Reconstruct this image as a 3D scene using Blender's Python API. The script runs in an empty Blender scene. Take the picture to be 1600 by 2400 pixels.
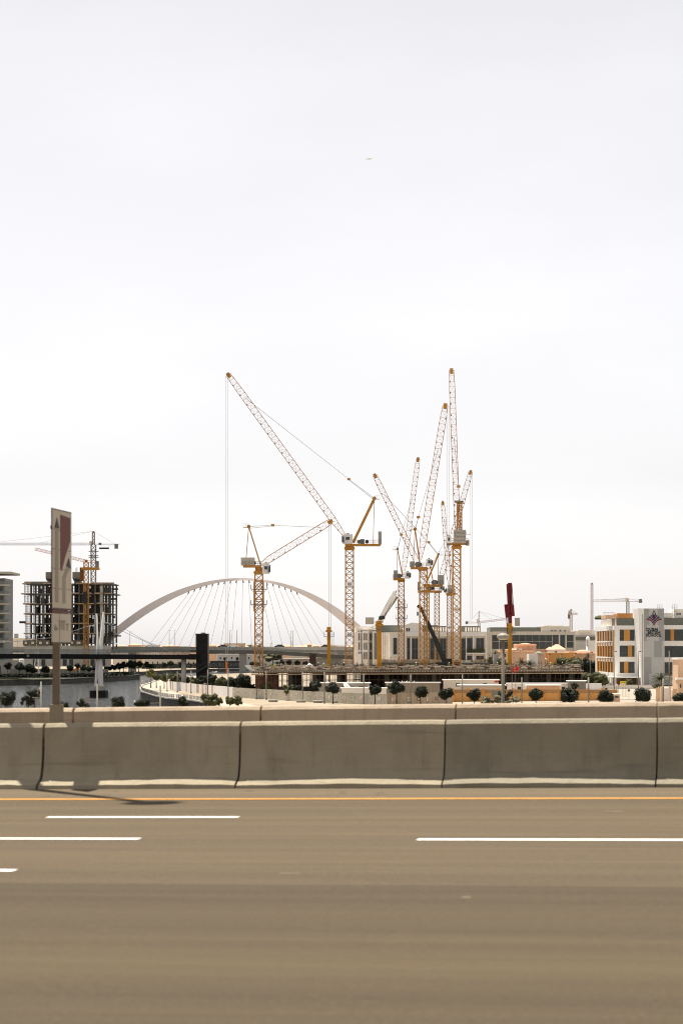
import bpy, bmesh, math, random
from mathutils import Vector, Matrix
import numpy as np
random.seed(7)
S = bpy.context.scene
COL = S.collection
R = math.radians

# ------------------------------------------------------------------ camera
F, CX, YH = 5667.0, 800.0, 1520.0          # focal length / centre / horizon of the 1600x2400 photograph
ZC = 14.5                                   # eye height above the canal water (water z = 0)
G = 2.0                                     # quay / street level
cam = bpy.data.cameras.new('camera')
cam.sensor_fit = 'VERTICAL'; cam.sensor_height = 36.0; cam.sensor_width = 24.0
cam.lens = 85.0
cam.shift_y = (YH - 1200) / 2400.0
cam.clip_start = 0.5; cam.clip_end = 40000
cam.dof.use_dof = True; cam.dof.focus_distance = 620; cam.dof.aperture_fstop = 3.2
camo = bpy.data.objects.new('camera', cam); COL.objects.link(camo)
camo.location = (0, 0, ZC); camo.rotation_euler = (R(90), 0, 0)
S.camera = camo

# ------------------------------------------------------------------ world, sun, exposure
SUN_EL, SUN_AZ = 72.0, -29.4               # azimuth measured from +Y towards +X
w = bpy.data.worlds.new('World'); S.world = w; w.use_nodes = True
nt = w.node_tree; nt.nodes.clear()
out = nt.nodes.new('ShaderNodeOutputWorld'); bg = nt.nodes.new('ShaderNodeBackground')
sky = nt.nodes.new('ShaderNodeTexSky'); sky.sky_type = 'NISHITA'; sky.sun_disc = False
sky.sun_elevation = R(SUN_EL); sky.sun_rotation = R(SUN_AZ)
sky.altitude = 0; sky.air_density = 1.0; sky.dust_density = 0.5; sky.ozone_density = 1.0
hs = nt.nodes.new('ShaderNodeHueSaturation'); hs.inputs['Saturation'].default_value = 0.12; hs.inputs['Value'].default_value = 1.0
tint = nt.nodes.new('ShaderNodeMix'); tint.data_type = 'RGBA'; tint.blend_type = 'MULTIPLY'
tint.inputs[0].default_value = 1.0; tint.inputs[7].default_value = (1.0, 0.972, 0.978, 1)
bg.inputs['Strength'].default_value = 0.0795
# thin high cloud veil, the same all round the sky
tc = nt.nodes.new('ShaderNodeTexCoord'); mp = nt.nodes.new('ShaderNodeMapping'); mp.inputs['Scale'].default_value = (3, 3, 9)
nz = nt.nodes.new('ShaderNodeTexNoise'); nz.inputs['Scale'].default_value = 1.6; nz.inputs['Detail'].default_value = 6
cr = nt.nodes.new('ShaderNodeMapRange'); cr.inputs['From Min'].default_value = 0.48; cr.inputs['From Max'].default_value = 0.72
cr.inputs['To Min'].default_value = 1.0; cr.inputs['To Max'].default_value = 1.06
vm = nt.nodes.new('ShaderNodeVectorMath'); vm.operation = 'SCALE'
L = nt.links.new
L(tc.outputs['Generated'], mp.inputs[0]); L(mp.outputs[0], nz.inputs['Vector']); L(nz.outputs[0], cr.inputs[0])
L(sky.outputs[0], hs.inputs['Color']); L(hs.outputs[0], tint.inputs[6]); L(tint.outputs[2], vm.inputs[0]); L(cr.outputs[0], vm.inputs['Scale'])
L(vm.outputs[0], bg.inputs[0]); L(bg.outputs[0], out.inputs[0])

sl = bpy.data.lights.new('sun', 'SUN'); sl.energy = 5.0; sl.angle = R(0.53); sl.color = (1.0, 0.93, 0.82)
so = bpy.data.objects.new('sun', sl); COL.objects.link(so)
sd = Vector((math.sin(R(SUN_AZ)) * math.cos(R(SUN_EL)), math.cos(R(SUN_AZ)) * math.cos(R(SUN_EL)), math.sin(R(SUN_EL))))
so.rotation_euler = (-sd).to_track_quat('-Z', 'Y').to_euler(); so.location = sd * 500
S.view_settings.view_transform = 'Standard'; S.view_settings.look = 'None'
S.view_settings.exposure = 0.9; S.view_settings.gamma = 1.0; S.view_settings.use_curve_mapping = False
S.render.engine = 'CYCLES'
S.cycles.max_bounces = 6; S.cycles.use_denoising = True
S.cycles.pixel_filter_type = 'BLACKMAN_HARRIS'; S.cycles.filter_width = 1.05

# ------------------------------------------------------------------ helpers
def P(px, py, d):                            # photograph pixel at depth d metres -> world point
    return Vector(((px - CX) * d / F, d, ZC + (YH - py) * d / F))
def XZ(px, py, d):
    return (px - CX) * d / F, ZC + (YH - py) * d / F
def GP(px, d, z=G):
    return Vector(((px - CX) * d / F, d, z))

class M:
    def __init__(s): s.v = []; s.f = []
    def add(s, vs, fs):
        o = len(s.v); s.v += [tuple(v) for v in vs]; s.f += [tuple(i + o for i in f) for f in fs]; return s
    def bx(s, x0, y0, z0, x1, y1, z1):
        if x0 > x1: x0, x1 = x1, x0
        if z0 > z1: z0, z1 = z1, z0
        if y0 > y1: y0, y1 = y1, y0
        return s.add([(x0,y0,z0),(x1,y0,z0),(x1,y1,z0),(x0,y1,z0),(x0,y0,z1),(x1,y0,z1),(x1,y1,z1),(x0,y1,z1)],
                     [(0,3,2,1),(4,5,6,7),(0,1,5,4),(1,2,6,5),(2,3,7,6),(3,0,4,7)])
    def fb(s, d, x0, y0, x1, y1, a=0, b=1):     # box whose front covers a pixel rectangle at depth d, from d+a to d+b
        X0, Z0 = XZ(x0, y0, d); X1, Z1 = XZ(x1, y1, d)
        return s.bx(X0, d + a, Z1, X1, d + b, Z0)
    def obox(s, c, ux, uy, uz):                 # oriented box: centre and half-axis vectors
        c = Vector(c); ux = Vector(ux); uy = Vector(uy); uz = Vector(uz); vs = []
        for k in (-1, 1):
            for a, b in ((-1,-1),(1,-1),(1,1),(-1,1)): vs.append(c + ux*a + uy*b + uz*k)
        return s.add(vs, [(0,3,2,1),(4,5,6,7),(0,1,5,4),(1,2,6,5),(2,3,7,6),(3,0,4,7)])
    def bar(s, p, q, w, h=None):
        p = Vector(p); q = Vector(q); d = q - p
        if d.length < 1e-6: return s
        h = h or w; n = d.normalized()
        up = Vector((0,0,1)) if abs(n.z) < 0.95 else Vector((0,1,0))
        a = n.cross(up).normalized(); b = a.cross(n)
        return s.obox((p+q)/2, a*(w/2), b*(h/2), d/2)
    def tube(s, p, q, r, r2=None, n=10, cap=True):
        p = Vector(p); q = Vector(q); r2 = r if r2 is None else r2
        d = (q-p).normalized(); up = Vector((0,0,1)) if abs(d.z) < 0.95 else Vector((0,1,0))
        a = d.cross(up).normalized(); b = a.cross(d); vs = []
        for c, rr in ((p, r), (q, r2)):
            for i in range(n):
                t = 2*math.pi*i/n; vs.append(c + a*math.cos(t)*rr + b*math.sin(t)*rr)
        fs = [(i, (i+1) % n, n+(i+1) % n, n+i) for i in range(n)]
        if cap: fs += [tuple(range(n-1, -1, -1)), tuple(range(n, 2*n))]
        return s.add(vs, fs)
    def lathe(s, c, prof, n=16):                # prof: list of (radius, z)
        c = Vector(c); vs = []; k = len(prof)
        for r, z in prof:
            for i in range(n):
                t = 2*math.pi*i/n; vs.append((c.x + r*math.cos(t), c.y + r*math.sin(t), c.z + z))
        fs = []
        for j in range(k-1):
            for i in range(n): fs.append((j*n+i, j*n+(i+1) % n, (j+1)*n+(i+1) % n, (j+1)*n+i))
        fs += [tuple(range(n-1, -1, -1)), tuple((k-1)*n+i for i in range(n))]
        return s.add(vs, fs)
    def prism(s, pts, z0, z1):                  # vertical prism over a plan polygon
        n = len(pts); vs = [(p[0], p[1], z0) for p in pts] + [(p[0], p[1], z1) for p in pts]
        fs = [(i, (i+1) % n, n+(i+1) % n, n+i) for i in range(n)] + [tuple(range(n-1,-1,-1)), tuple(range(n, 2*n))]
        return s.add(vs, fs)
    def slab(s, pts, a, n):                     # polygon pts (3-D), thickened by a along n
        n = Vector(n)*a; pts = [Vector(p) for p in pts]; k = len(pts)
        vs = pts + [p+n for p in pts]
        fs = [(i, (i+1) % k, k+(i+1) % k, k+i) for i in range(k)] + [tuple(range(k-1,-1,-1)), tuple(range(k, 2*k))]
        return s.add(vs, fs)
    def lattice(s, p, q, wa, wb, seg, ch, br, ref=None, tri=False, style='X', taper0=1, taper1=1):
        p = Vector(p); q = Vector(q); d = (q-p); ln = d.length; n = d/ln
        ref = Vector(ref) if ref else (Vector((0,1,0)))
        a = (ref - n*ref.dot(n)).normalized(); b = a.cross(n)       # a: along ref, b: in-plane
        off = [(a*wa/2, b*wb/2), (-a*wa/2, b*wb/2), (-a*wa/2, -b*wb/2), (a*wa/2, -b*wb/2)]
        if tri: off = [(a*wa/2, -b*wb/2), (-a*wa/2, -b*wb/2), (a*0, b*wb/2)]
        k = len(off)
        def pt(i, t):
            sc = 1
            if t < 0.12: sc = taper0 + (1-taper0)*t/0.12
            if t > 0.88: sc = min(sc, taper1 + (1-taper1)*(1-t)/0.12)
            return p + d*t + (off[i][0] + off[i][1])*sc
        for i in range(k):
            ts = [0, 0.12, 0.88, 1] if (taper0 != 1 or taper1 != 1) else [0, 1]
            for t0, t1 in zip(ts, ts[1:]): s.bar(pt(i, t0), pt(i, t1), ch)
        for j in range(seg):
            t0, t1 = j/seg, (j+1)/seg
            for i in range(k):
                i2 = (i+1) % k
                s.bar(pt(i, t1), pt(i2, t1), br)
                if style == 'X':
                    s.bar(pt(i, t0), pt(i2, t1), br); s.bar(pt(i2, t0), pt(i, t1), br)
                elif j % 2: s.bar(pt(i, t0), pt(i2, t1), br)
                else: s.bar(pt(i2, t0), pt(i, t1), br)
        return s
    def mesh(s, name, org=(0,0,0), smooth=False):
        me = bpy.data.meshes.new(name); o = Vector(org)
        me.from_pydata([(v[0]-o.x, v[1]-o.y, v[2]-o.z) for v in s.v], [], s.f); me.update()
        if smooth: me.polygons.foreach_set('use_smooth', [True]*len(me.polygons))
        return me

def tag(o, label=None, cat=None, group=None, kind=None):
    if label: o['label'] = label
    if cat: o['category'] = cat
    if group: o['group'] = group
    if kind: o['kind'] = kind
    return o
def thing(name, label, cat, loc=(0,0,0), group=None):
    o = bpy.data.objects.new(name, None); COL.objects.link(o); o.location = loc; o.empty_display_size = 0.5
    return tag(o, label, cat, group)
def worg(o):
    v = Vector(o.location)
    while o.parent: o = o.parent; v += Vector(o.location)
    return v
def part(par, name, m, mat, smooth=False):      # m in world coordinates
    o = bpy.data.objects.new(name, m.mesh(name, worg(par), smooth)); COL.objects.link(o); o.parent = par
    o.data.materials.append(mat); return o
def inst(par, name, me, loc=(0,0,0), rz=0, scale=(1,1,1)):
    o = bpy.data.objects.new(name, me); COL.objects.link(o); o.parent = par; o.location = loc
    o.rotation_euler = (0,0,rz); o.scale = scale; return o
def solo(name, m, mat, label=None, cat=None, group=None, kind=None, smooth=False, org=(0,0,0)):
    o = bpy.data.objects.new(name, m.mesh(name, org, smooth)); COL.objects.link(o); o.location = org
    o.data.materials.append(mat); return tag(o, label, cat, group, kind)
def copy_tree(o, parent=None):
    c = o.copy(); COL.objects.link(c)
    if parent: c.parent = parent
    for ch in list(o.children): copy_tree(ch, c)
    return c
ORD = ['first','second','third','fourth','fifth','sixth','seventh','eighth','ninth','tenth','eleventh','twelfth','thirteenth',
       'fourteenth','fifteenth','sixteenth','seventeenth','eighteenth','nineteenth','twentieth']
_fc = {}
def text_part(par, name, body, size, c, mat, normal=(0,-1,0), bold=0.0, sx=1.0, spacing=1.0):
    cu = bpy.data.curves.new('t', 'FONT'); cu.body = body; cu.size = size; cu.align_x = 'CENTER'; cu.align_y = 'CENTER'
    cu.extrude = 0.01; cu.offset = bold*size; cu.space_line = spacing; cu.resolution_u = 2
    t = bpy.data.objects.new('t', cu); COL.objects.link(t); bpy.context.view_layer.update()
    me = bpy.data.meshes.new_from_object(t.evaluated_get(bpy.context.evaluated_depsgraph_get())); me.name = name
    bpy.data.objects.remove(t)
    n = Vector(normal).normalized(); u = Vector((0,0,1)).cross(n).normalized()
    mt = Matrix(((u.x*sx, 0, n.x), (u.y*sx, 0, n.y), (0, 1, n.z))).to_4x4()
    me.transform(mt); me.transform(Matrix.Translation(Vector(c) - worg(par)))
    me.materials.clear(); me.materials.append(mat)
    o = bpy.data.objects.new(name, me); COL.objects.link(o); o.parent = par; return o

# ------------------------------------------------------------------ materials
def mat(name, col, rough=0.7, var=0.12, scale=0.6, metal=0.0, bump=0.0, bscale=None, var2=None, stain=0.0, spec=0.2, streak=None, scuff=0.0):
    m = bpy.data.materials.new(name); m.use_nodes = True; n = m.node_tree.nodes; l = m.node_tree.links
    b = n['Principled BSDF']; b.inputs['Roughness'].default_value = rough; b.inputs['Metallic'].default_value = metal
    b.inputs['Specular IOR Level'].default_value = spec
    g = n.new('ShaderNodeNewGeometry'); mpp = n.new('ShaderNodeMapping')
    if streak: mpp.inputs['Scale'].default_value = streak
    l.new(g.outputs['Position'], mpp.inputs[0])
    t = n.new('ShaderNodeTexNoise'); t.inputs['Scale'].default_value = scale; t.inputs['Detail'].default_value = 7; t.inputs['Roughness'].default_value = 0.62
    l.new(mpp.outputs[0], t.inputs['Vector'])
    ra = n.new('ShaderNodeValToRGB'); e = ra.color_ramp.elements
    e[0].position = 0.3; e[1].position = 0.7
    e[0].color = tuple(c*(1-var) for c in col) + (1,); c2 = var2 or tuple(min(1, c*(1+var)) for c in col); e[1].color = c2 + (1,)
    l.new(t.outputs[0], ra.inputs[0]); src = ra.outputs[0]
    if stain:
        t2 = n.new('ShaderNodeTexNoise'); t2.inputs['Scale'].default_value = scale*4.3; t2.inputs['Detail'].default_value = 9
        mp2 = n.new('ShaderNodeMapping'); mp2.inputs['Scale'].default_value = (1,1,0.22); l.new(g.outputs['Position'], mp2.inputs[0]); l.new(mp2.outputs[0], t2.inputs['Vector'])
        mr = n.new('ShaderNodeMapRange'); mr.inputs['From Min'].default_value = 0.5; mr.inputs['From Max'].default_value = 0.75; mr.inputs['To Max'].default_value = stain
        l.new(t2.outputs[0], mr.inputs[0])
        mx = n.new('ShaderNodeMix'); mx.data_type = 'RGBA'; mx.inputs[7].default_value = tuple(c*0.45 for c in col) + (1,)
        l.new(mr.outputs[0], mx.inputs[0]); l.new(src, mx.inputs[6]); src = mx.outputs[2]
    if scuff:
        for sc_, am_, ss_ in (((.35,.35,7), scuff, 1.7), ((5,5,.5), scuff*.7, 1.2)):
            mp3 = n.new('ShaderNodeMapping'); mp3.inputs['Scale'].default_value = sc_; l.new(g.outputs['Position'], mp3.inputs[0])
            t4 = n.new('ShaderNodeTexNoise'); t4.inputs['Scale'].default_value = ss_; t4.inputs['Detail'].default_value = 5; l.new(mp3.outputs[0], t4.inputs['Vector'])
            mr = n.new('ShaderNodeMapRange'); mr.inputs['From Min'].default_value = 0.60; mr.inputs['From Max'].default_value = 0.70; mr.inputs['To Max'].default_value = am_; l.new(t4.outputs[0], mr.inputs[0])
            mx = n.new('ShaderNodeMix'); mx.data_type = 'RGBA'; mx.inputs[7].default_value = tuple(c*0.4 for c in col) + (1,); l.new(mr.outputs[0], mx.inputs[0]); l.new(src, mx.inputs[6]); src = mx.outputs[2]
    l.new(src, b.inputs['Base Color'])
    if bump:
        t3 = n.new('ShaderNodeTexNoise'); t3.inputs['Scale'].default_value = bscale or scale*8; t3.inputs['Detail'].default_value = 8
        l.new(g.outputs['Position'], t3.inputs['Vector'])
        bp = n.new('ShaderNodeBump'); bp.inputs['Strength'].default_value = bump; bp.inputs['Distance'].default_value = 0.05
        l.new(t3.outputs[0], bp.inputs['Height']); l.new(bp.outputs[0], b.inputs['Normal'])
    return m
def road_mat(name, col, dark):
    m = bpy.data.materials.new(name); m.use_nodes = True; n = m.node_tree.nodes; l = m.node_tree.links; b = n['Principled BSDF']; b.inputs['Roughness'].default_value = 0.9; b.inputs['Specular IOR Level'].default_value = 0.25
    g = n.new('ShaderNodeNewGeometry'); ro = n.new('ShaderNodeVectorRotate'); ro.rotation_type = 'Z_AXIS'; ro.inputs['Angle'].default_value = math.atan(0.2175); l.new(g.outputs['Position'], ro.inputs['Vector'])
    def noise(sc, scale, det=6):
        mp_ = n.new('ShaderNodeMapping'); mp_.inputs['Scale'].default_value = sc; l.new(ro.outputs[0], mp_.inputs[0])
        t = n.new('ShaderNodeTexNoise'); t.inputs['Scale'].default_value = scale; t.inputs['Detail'].default_value = det; t.inputs['Roughness'].default_value = 0.65; l.new(mp_.outputs[0], t.inputs['Vector']); return t.outputs[0]
    def mix(fac, lo, hi, c_in, c2, amt):
        mr = n.new('ShaderNodeMapRange'); mr.inputs['From Min'].default_value = lo; mr.inputs['From Max'].default_value = hi; mr.inputs['To Max'].default_value = amt; l.new(fac, mr.inputs[0])
        mx = n.new('ShaderNodeMix'); mx.data_type = 'RGBA'; l.new(mr.outputs[0], mx.inputs[0]); mx.inputs[7].default_value = c2+(1,)
        if isinstance(c_in, tuple): mx.inputs[6].default_value = c_in+(1,)
        else: l.new(c_in, mx.inputs[6])
        return mx.outputs[2]
    c = mix(noise((.012, .30, 1), 1.0, 3), .38, .60, col, dark, .95)             # broad wheel-track bands along the road
    c = mix(noise((.05, 1.6, 1), 1.0, 8), .42, .70, c, tuple(x*.55 for x in col), .6)   # rubber streaks
    c = mix(noise((.08, 2.3, 1), 1.0, 8), .52, .80, c, tuple(x*1.55 for x in col), .5)   # polished, dusty streaks
    c = mix(noise((.6, .9, 1), .5, 9), .55, .75, c, tuple(x*.6 for x in col), .35)       # stains
    c = mix(noise((1, 1, 1), 30, 4), .42, .70, c, tuple(x*1.7 for x in col), .45)        # aggregate
    l.new(c, b.inputs['Base Color'])
    bp = n.new('ShaderNodeBump'); bp.inputs['Strength'].default_value = .4; bp.inputs['Distance'].default_value = .03; l.new(noise((1,1,1), 40, 6), bp.inputs['Height']); l.new(bp.outputs[0], b.inputs['Normal']); return m
asphalt_vignette = road_mat('asphalt_vignette_near', (0.064, 0.046, 0.023), (0.040, 0.029, 0.016))  # vignette darkening put into the asphalt colour of the near lanes
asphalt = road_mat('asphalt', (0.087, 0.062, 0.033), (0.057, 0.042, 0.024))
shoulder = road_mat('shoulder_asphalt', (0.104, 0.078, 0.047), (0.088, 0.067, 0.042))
conc_a = mat('barrier_concrete', (0.30, 0.258, 0.182), 0.85, 0.11, 1.3, bump=0.3, bscale=14, stain=0.24, scuff=0.28)
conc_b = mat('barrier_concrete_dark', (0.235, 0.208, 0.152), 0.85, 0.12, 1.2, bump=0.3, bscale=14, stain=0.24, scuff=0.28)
conc_c = mat('barrier_concrete_pale', (0.32, 0.278, 0.20), 0.85, 0.10, 1.1, bump=0.3, bscale=14, stain=0.24, scuff=0.28)
conc_far = mat('parapet_concrete_tan', (0.38, 0.30, 0.215), 0.85, 0.10, 1.0, bump=0.25, bscale=14, stain=0.24, scuff=0.28)
conc_near = conc_a
paint_white = mat('road_paint_white', (0.80, 0.77, 0.72), 0.7, 0.12, 6, stain=0.45)
paint_yellow = mat('road_paint_yellow', (0.47, 0.215, 0.035), 0.7, 0.16, 5, stain=0.5)
concrete = mat('concrete', (0.36, 0.34, 0.30), 0.9, 0.16, 0.25, stain=0.3)
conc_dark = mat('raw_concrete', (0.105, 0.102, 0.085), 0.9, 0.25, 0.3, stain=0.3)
conc_pale = mat('pale_concrete', (0.42, 0.395, 0.35), 0.85, 0.1, 0.3, stain=0.2)
sand = mat('sandy_ground', (0.27, 0.225, 0.165), 0.95, 0.25, 0.05, stain=0.3)
paving = mat('pale_paving', (0.36, 0.31, 0.25), 0.9, 0.12, 0.3, stain=0.2)
street_asph = mat('street_asphalt', (0.30, 0.26, 0.21), 0.9, 0.12, 0.2)
orange = mat('crane_orange', (0.50, 0.235, 0.04), 0.5, 0.18, 0.5, stain=0.25, spec=0.3)
orange_pale = mat('crane_orange_faded', (0.56, 0.29, 0.13), 0.55, 0.18, 0.4, stain=0.2, spec=0.3)
amber = mat('boom_amber', (0.50, 0.23, 0.015), 0.4, 0.12, 0.5, stain=0.2)
red_boom = mat('boom_red', (0.14, 0.012, 0.014), 0.45, 0.2, 1.0)
grey_steel = mat('grey_steel', (0.20, 0.20, 0.19), 0.5, 0.2, 0.8)
dark_steel = mat('dark_steel', (0.035, 0.035, 0.035), 0.5, 0.25, 0.8)
pole_grey = mat('galvanised_pole', (0.21, 0.195, 0.16), 0.5, 0.12, 1.0)
rope = mat('wire_rope', (0.30, 0.29, 0.28), 0.6, 0.1, 1.0)
white_paint = mat('white_paint', (0.83, 0.81, 0.78), 0.6, 0.06, 0.4, stain=0.1)
arch_white = mat('arch_white', (0.84, 0.76, 0.71), 0.5, 0.05, 0.05, stain=0.06)
cream = mat('cream_render', (0.76, 0.685, 0.585), 0.85, 0.07, 0.15, stain=0.12)
cream_lt = mat('pale_cream_render', (0.82, 0.77, 0.70), 0.85, 0.06, 0.15, stain=0.08)
beige_grey = mat('grey_beige_render', (0.54, 0.495, 0.425), 0.85, 0.08, 0.15, stain=0.1)
louvre = mat('grey_louvre', (0.16, 0.17, 0.15), 0.6, 0.1, 0.4)
glass = mat('dark_glass', (0.030, 0.038, 0.040), 0.12, 0.4, 0.35, spec=0.5)
glass_rail = mat('glass_balustrade', (0.20, 0.215, 0.20), 0.2, 0.15, 0.3, spec=0.5); glass_rail.node_tree.nodes['Principled BSDF'].inputs['Alpha'].default_value = 0.4
peach = mat('peach_wall', (0.60, 0.31, 0.10), 0.85, 0.08, 0.2, stain=0.15)
peach_lt = mat('peach_render', (0.66, 0.46, 0.31), 0.85, 0.09, 0.15, stain=0.12)
pink_roof = mat('roof_tile_pink', (0.56, 0.32, 0.22), 0.85, 0.15, 0.6, stain=0.15)
school_white = mat('school_white', (0.84, 0.82, 0.78), 0.75, 0.04, 0.1, stain=0.05)
school_orange = mat('school_orange', (0.56, 0.26, 0.06), 0.7, 0.07, 0.2)
school_brown = mat('school_rooftop_brown', (0.42, 0.20, 0.07), 0.75, 0.07, 0.2)
panel_a = mat('grey_cladding', (0.44, 0.445, 0.43), 0.6, 0.04, 0.2)
panel_b = mat('mid_grey_cladding', (0.33, 0.335, 0.325), 0.6, 0.04, 0.2)
panel_c = mat('pale_grey_cladding', (0.47, 0.475, 0.46), 0.6, 0.04, 0.2)
logo_red = mat('emblem_red', (0.16, 0.02, 0.03), 0.6, 0.05)
logo_blue = mat('emblem_blue', (0.02, 0.03, 0.12), 0.6, 0.05)
black = mat('black_lettering', (0.015, 0.015, 0.015), 0.6, 0.05)
sign_cream = mat('sign_face', (0.45, 0.395, 0.31), 0.6, 0.05, 1.2)
sign_red = mat('sign_red', (0.105, 0.018, 0.014), 0.6, 0.08, 1.5)
sign_grey = mat('sign_arrow_shaft', (0.25, 0.22, 0.16), 0.6, 0.06, 1.5)
post_brown = mat('sign_post', (0.15, 0.12, 0.08), 0.6, 0.15, 2.0)
hoard_white = mat('hoarding_white', (0.80, 0.77, 0.74), 0.7, 0.06, 0.4)
hoard_beige = mat('hoarding_beige', (0.50, 0.46, 0.37), 0.6, 0.12, 0.4, stain=0.15)
hoard_tan = mat('hoarding_tan', (0.42, 0.33, 0.23), 0.6, 0.12, 0.4, stain=0.15)
brand_red = mat('placard_red', (0.45, 0.05, 0.025), 0.6, 0.05)
timber = mat('formwork_timber', (0.42, 0.32, 0.22), 0.85, 0.4, 0.8)
rebar = mat('rusty_rebar', (0.085, 0.055, 0.040), 0.85, 0.3, 1.0)
net_red = mat('rust_red_netting', (0.19, 0.075, 0.055), 0.9, 0.35, 0.5)
leaf_dark = mat('leaf_dark', (0.012, 0.0165, 0.008), 0.7, 0.5, 1.5, spec=0.2)
leaf_olive = mat('leaf_olive', (0.060, 0.064, 0.024), 0.7, 0.45, 1.2, spec=0.2)
leaf_yellow = mat('leaf_yellow_green', (0.14, 0.125, 0.030), 0.7, 0.45, 1.2, spec=0.2)
leaf_dusty = mat('leaf_dusty', (0.14, 0.125, 0.075), 0.8, 0.3, 0.8, spec=0.2)
bark = mat('bark', (0.12, 0.095, 0.07), 0.9, 0.3, 3)
palm_bark = mat('palm_bark', (0.16, 0.11, 0.07), 0.9, 0.3, 3)
flag_red = mat('flag_red', (0.62, 0.05, 0.025), 0.7, 0.1, 1)
sign_yellow = mat('sign_yellow', (0.75, 0.60, 0.03), 0.6, 0.05)
hivis = mat('hi_vis', (0.60, 0.62, 0.10), 0.7, 0.1, 4)
navy = mat('navy_cloth', (0.03, 0.035, 0.05), 0.8, 0.2, 6)
skin = mat('skin', (0.22, 0.12, 0.075), 0.6, 0.1, 6)
orange_bright = mat('bright_orange', (0.72, 0.20, 0.02), 0.5, 0.1, 0.5)
tyre = mat('tyre_rubber', (0.02, 0.02, 0.02), 0.8, 0.1, 2)
car_white = mat('car_white', (0.75, 0.74, 0.72), 0.3, 0.03, 1)
car_dark = mat('car_dark', (0.05, 0.05, 0.055), 0.3, 0.1, 1)
granite = mat('black_granite', (0.020, 0.019, 0.018), 0.45, 0.5, 0.5, spec=0.08)
bridge_black = mat('black_girder', (0.012, 0.012, 0.013), 0.45, 0.3, 0.3, spec=0.08)

def water_mat():
    m = bpy.data.materials.new('canal_water'); m.use_nodes = True; n = m.node_tree.nodes; l = m.node_tree.links
    b = n['Principled BSDF']; b.inputs['Base Color'].default_value = (0.022, 0.026, 0.027, 1); b.inputs['Roughness'].default_value = 0.10
    b.inputs['IOR'].default_value = 1.33; b.inputs['Specular IOR Level'].default_value = 0.5
    g = n.new('ShaderNodeNewGeometry'); mp_ = n.new('ShaderNodeMapping'); mp_.inputs['Scale'].default_value = (0.55, 0.9, 1); l.new(g.outputs['Position'], mp_.inputs[0])
    t = n.new('ShaderNodeTexNoise'); t.inputs['Scale'].default_value = 0.22; t.inputs['Detail'].default_value = 7; t.inputs['Roughness'].default_value = 0.72
    l.new(mp_.outputs[0], t.inputs['Vector'])
    bp = n.new('ShaderNodeBump'); bp.inputs['Strength'].default_value = 1.0; bp.inputs['Distance'].default_value = 2.8
    l.new(t.outputs[0], bp.inputs['Height']); l.new(bp.outputs[0], b.inputs['Normal']); return m
water = water_mat()

# ================================================================== GROUND, CANAL
canal = [(-6000,480),(-90,480),(-40,497),(-26,515),(-33,562),(-37,581),(-42.4,595),(-47.5,624),(-52,656),(-56.5,688),(-59.5,719),(-63.5,765),(-67,814),(-68,853),(-71.6,932),
         (-71,1012),(-69,1090),(-62,1180),(-44,1243),(-23,1288),(12,1336),(300,1500),(2500,2200),(2500,2500),(300,1900),(0,1712),
         (-82,1494),(-100,1416),(-109,1304),(-103,1180),(-95,1141),(-97,1090),(-104,1027),(-116,967),(-133,944),(-6000,760)]
bm = bmesh.new()
def loop(pts):
    vs = [bm.verts.new((x, y, G)) for x, y in pts]
    return [bm.edges.new((vs[i], vs[(i+1) % len(vs)])) for i in range(len(vs))]
es = loop([(-7000,-400),(7000,-400),(7000,12000),(-7000,12000)]) + loop(canal)
bmesh.ops.triangle_fill(bm, edges=es, use_beauty=True, use_dissolve=False)
bmesh.ops.recalc_face_normals(bm, faces=bm.faces)
me = bpy.data.meshes.new('ground'); bm.to_mesh(me); bm.free()
go = bpy.data.objects.new('ground', me); COL.objects.link(go); me.materials.append(sand); go['kind'] = 'structure'
m = M()
for (x0,y0),(x1,y1) in zip(canal, canal[1:]+canal[:1]):
    m.add([(x0,y0,-1.5),(x1,y1,-1.5),(x1,y1,G-0.002),(x0,y0,G-0.002)], [(0,1,2,3)])
solo('quay_wall', m, mat('quay_concrete', (0.085,0.08,0.068), 0.9, 0.3, 0.3, stain=0.5), kind='structure')
m = M().add([(-6000,300,0),(3000,300,0),(3000,3000,0),(-6000,3000,0)], [(0,1,2,3)])
solo('canal_water', m, water, kind='structure')

def ribbon(pts, w0, w1, z0, z1):                # strip beside a polyline (offset to its left normal)
    m = M(); n = len(pts); ns = []
    for i in range(n):
        a = Vector(pts[max(i-1,0)]); b = Vector(pts[min(i+1,n-1)]); t = (b-a).normalized(); ns.append(Vector((-t.y, t.x)))
    for i in range(n-1):
        q = []
        for j in (i, i+1):
            p = Vector(pts[j]); q.append((p+ns[j]*w0, p+ns[j]*w1))
        (a0,a1),(b0,b1) = q
        vs = [(a0.x,a0.y,z0),(b0.x,b0.y,z0),(b1.x,b1.y,z0),(a1.x,a1.y,z0),(a0.x,a0.y,z1),(b0.x,b0.y,z1),(b1.x,b1.y,z1),(a1.x,a1.y,z1)]
        m.add(vs, [(0,3,2,1),(4,5,6,7),(0,1,5,4),(1,2,6,5),(2,3,7,6),(3,0,4,7)])
    return m
bankR = canal[3:17]                              # right-hand promenade, near to far
solo('promenade', ribbon(bankR, -9.0, 0.0, G+0.004, G+0.06), paving, kind='structure')
solo('quay_coping', ribbon(bankR, -0.4, 0.25, G+0.064, G+0.35), concrete, kind='structure')
bankL = canal[28:36]
solo('bank_planting', ribbon(bankL, -70.0, -7.0, G+0.004, G+0.05), mat('dark_planting', (0.055,0.055,0.032), .9, .4, .2, stain=.3), kind='structure')
bank_grey = mat('bank_grey', (0.13,0.125,0.105), .9, .25, .3, stain=.3)
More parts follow.
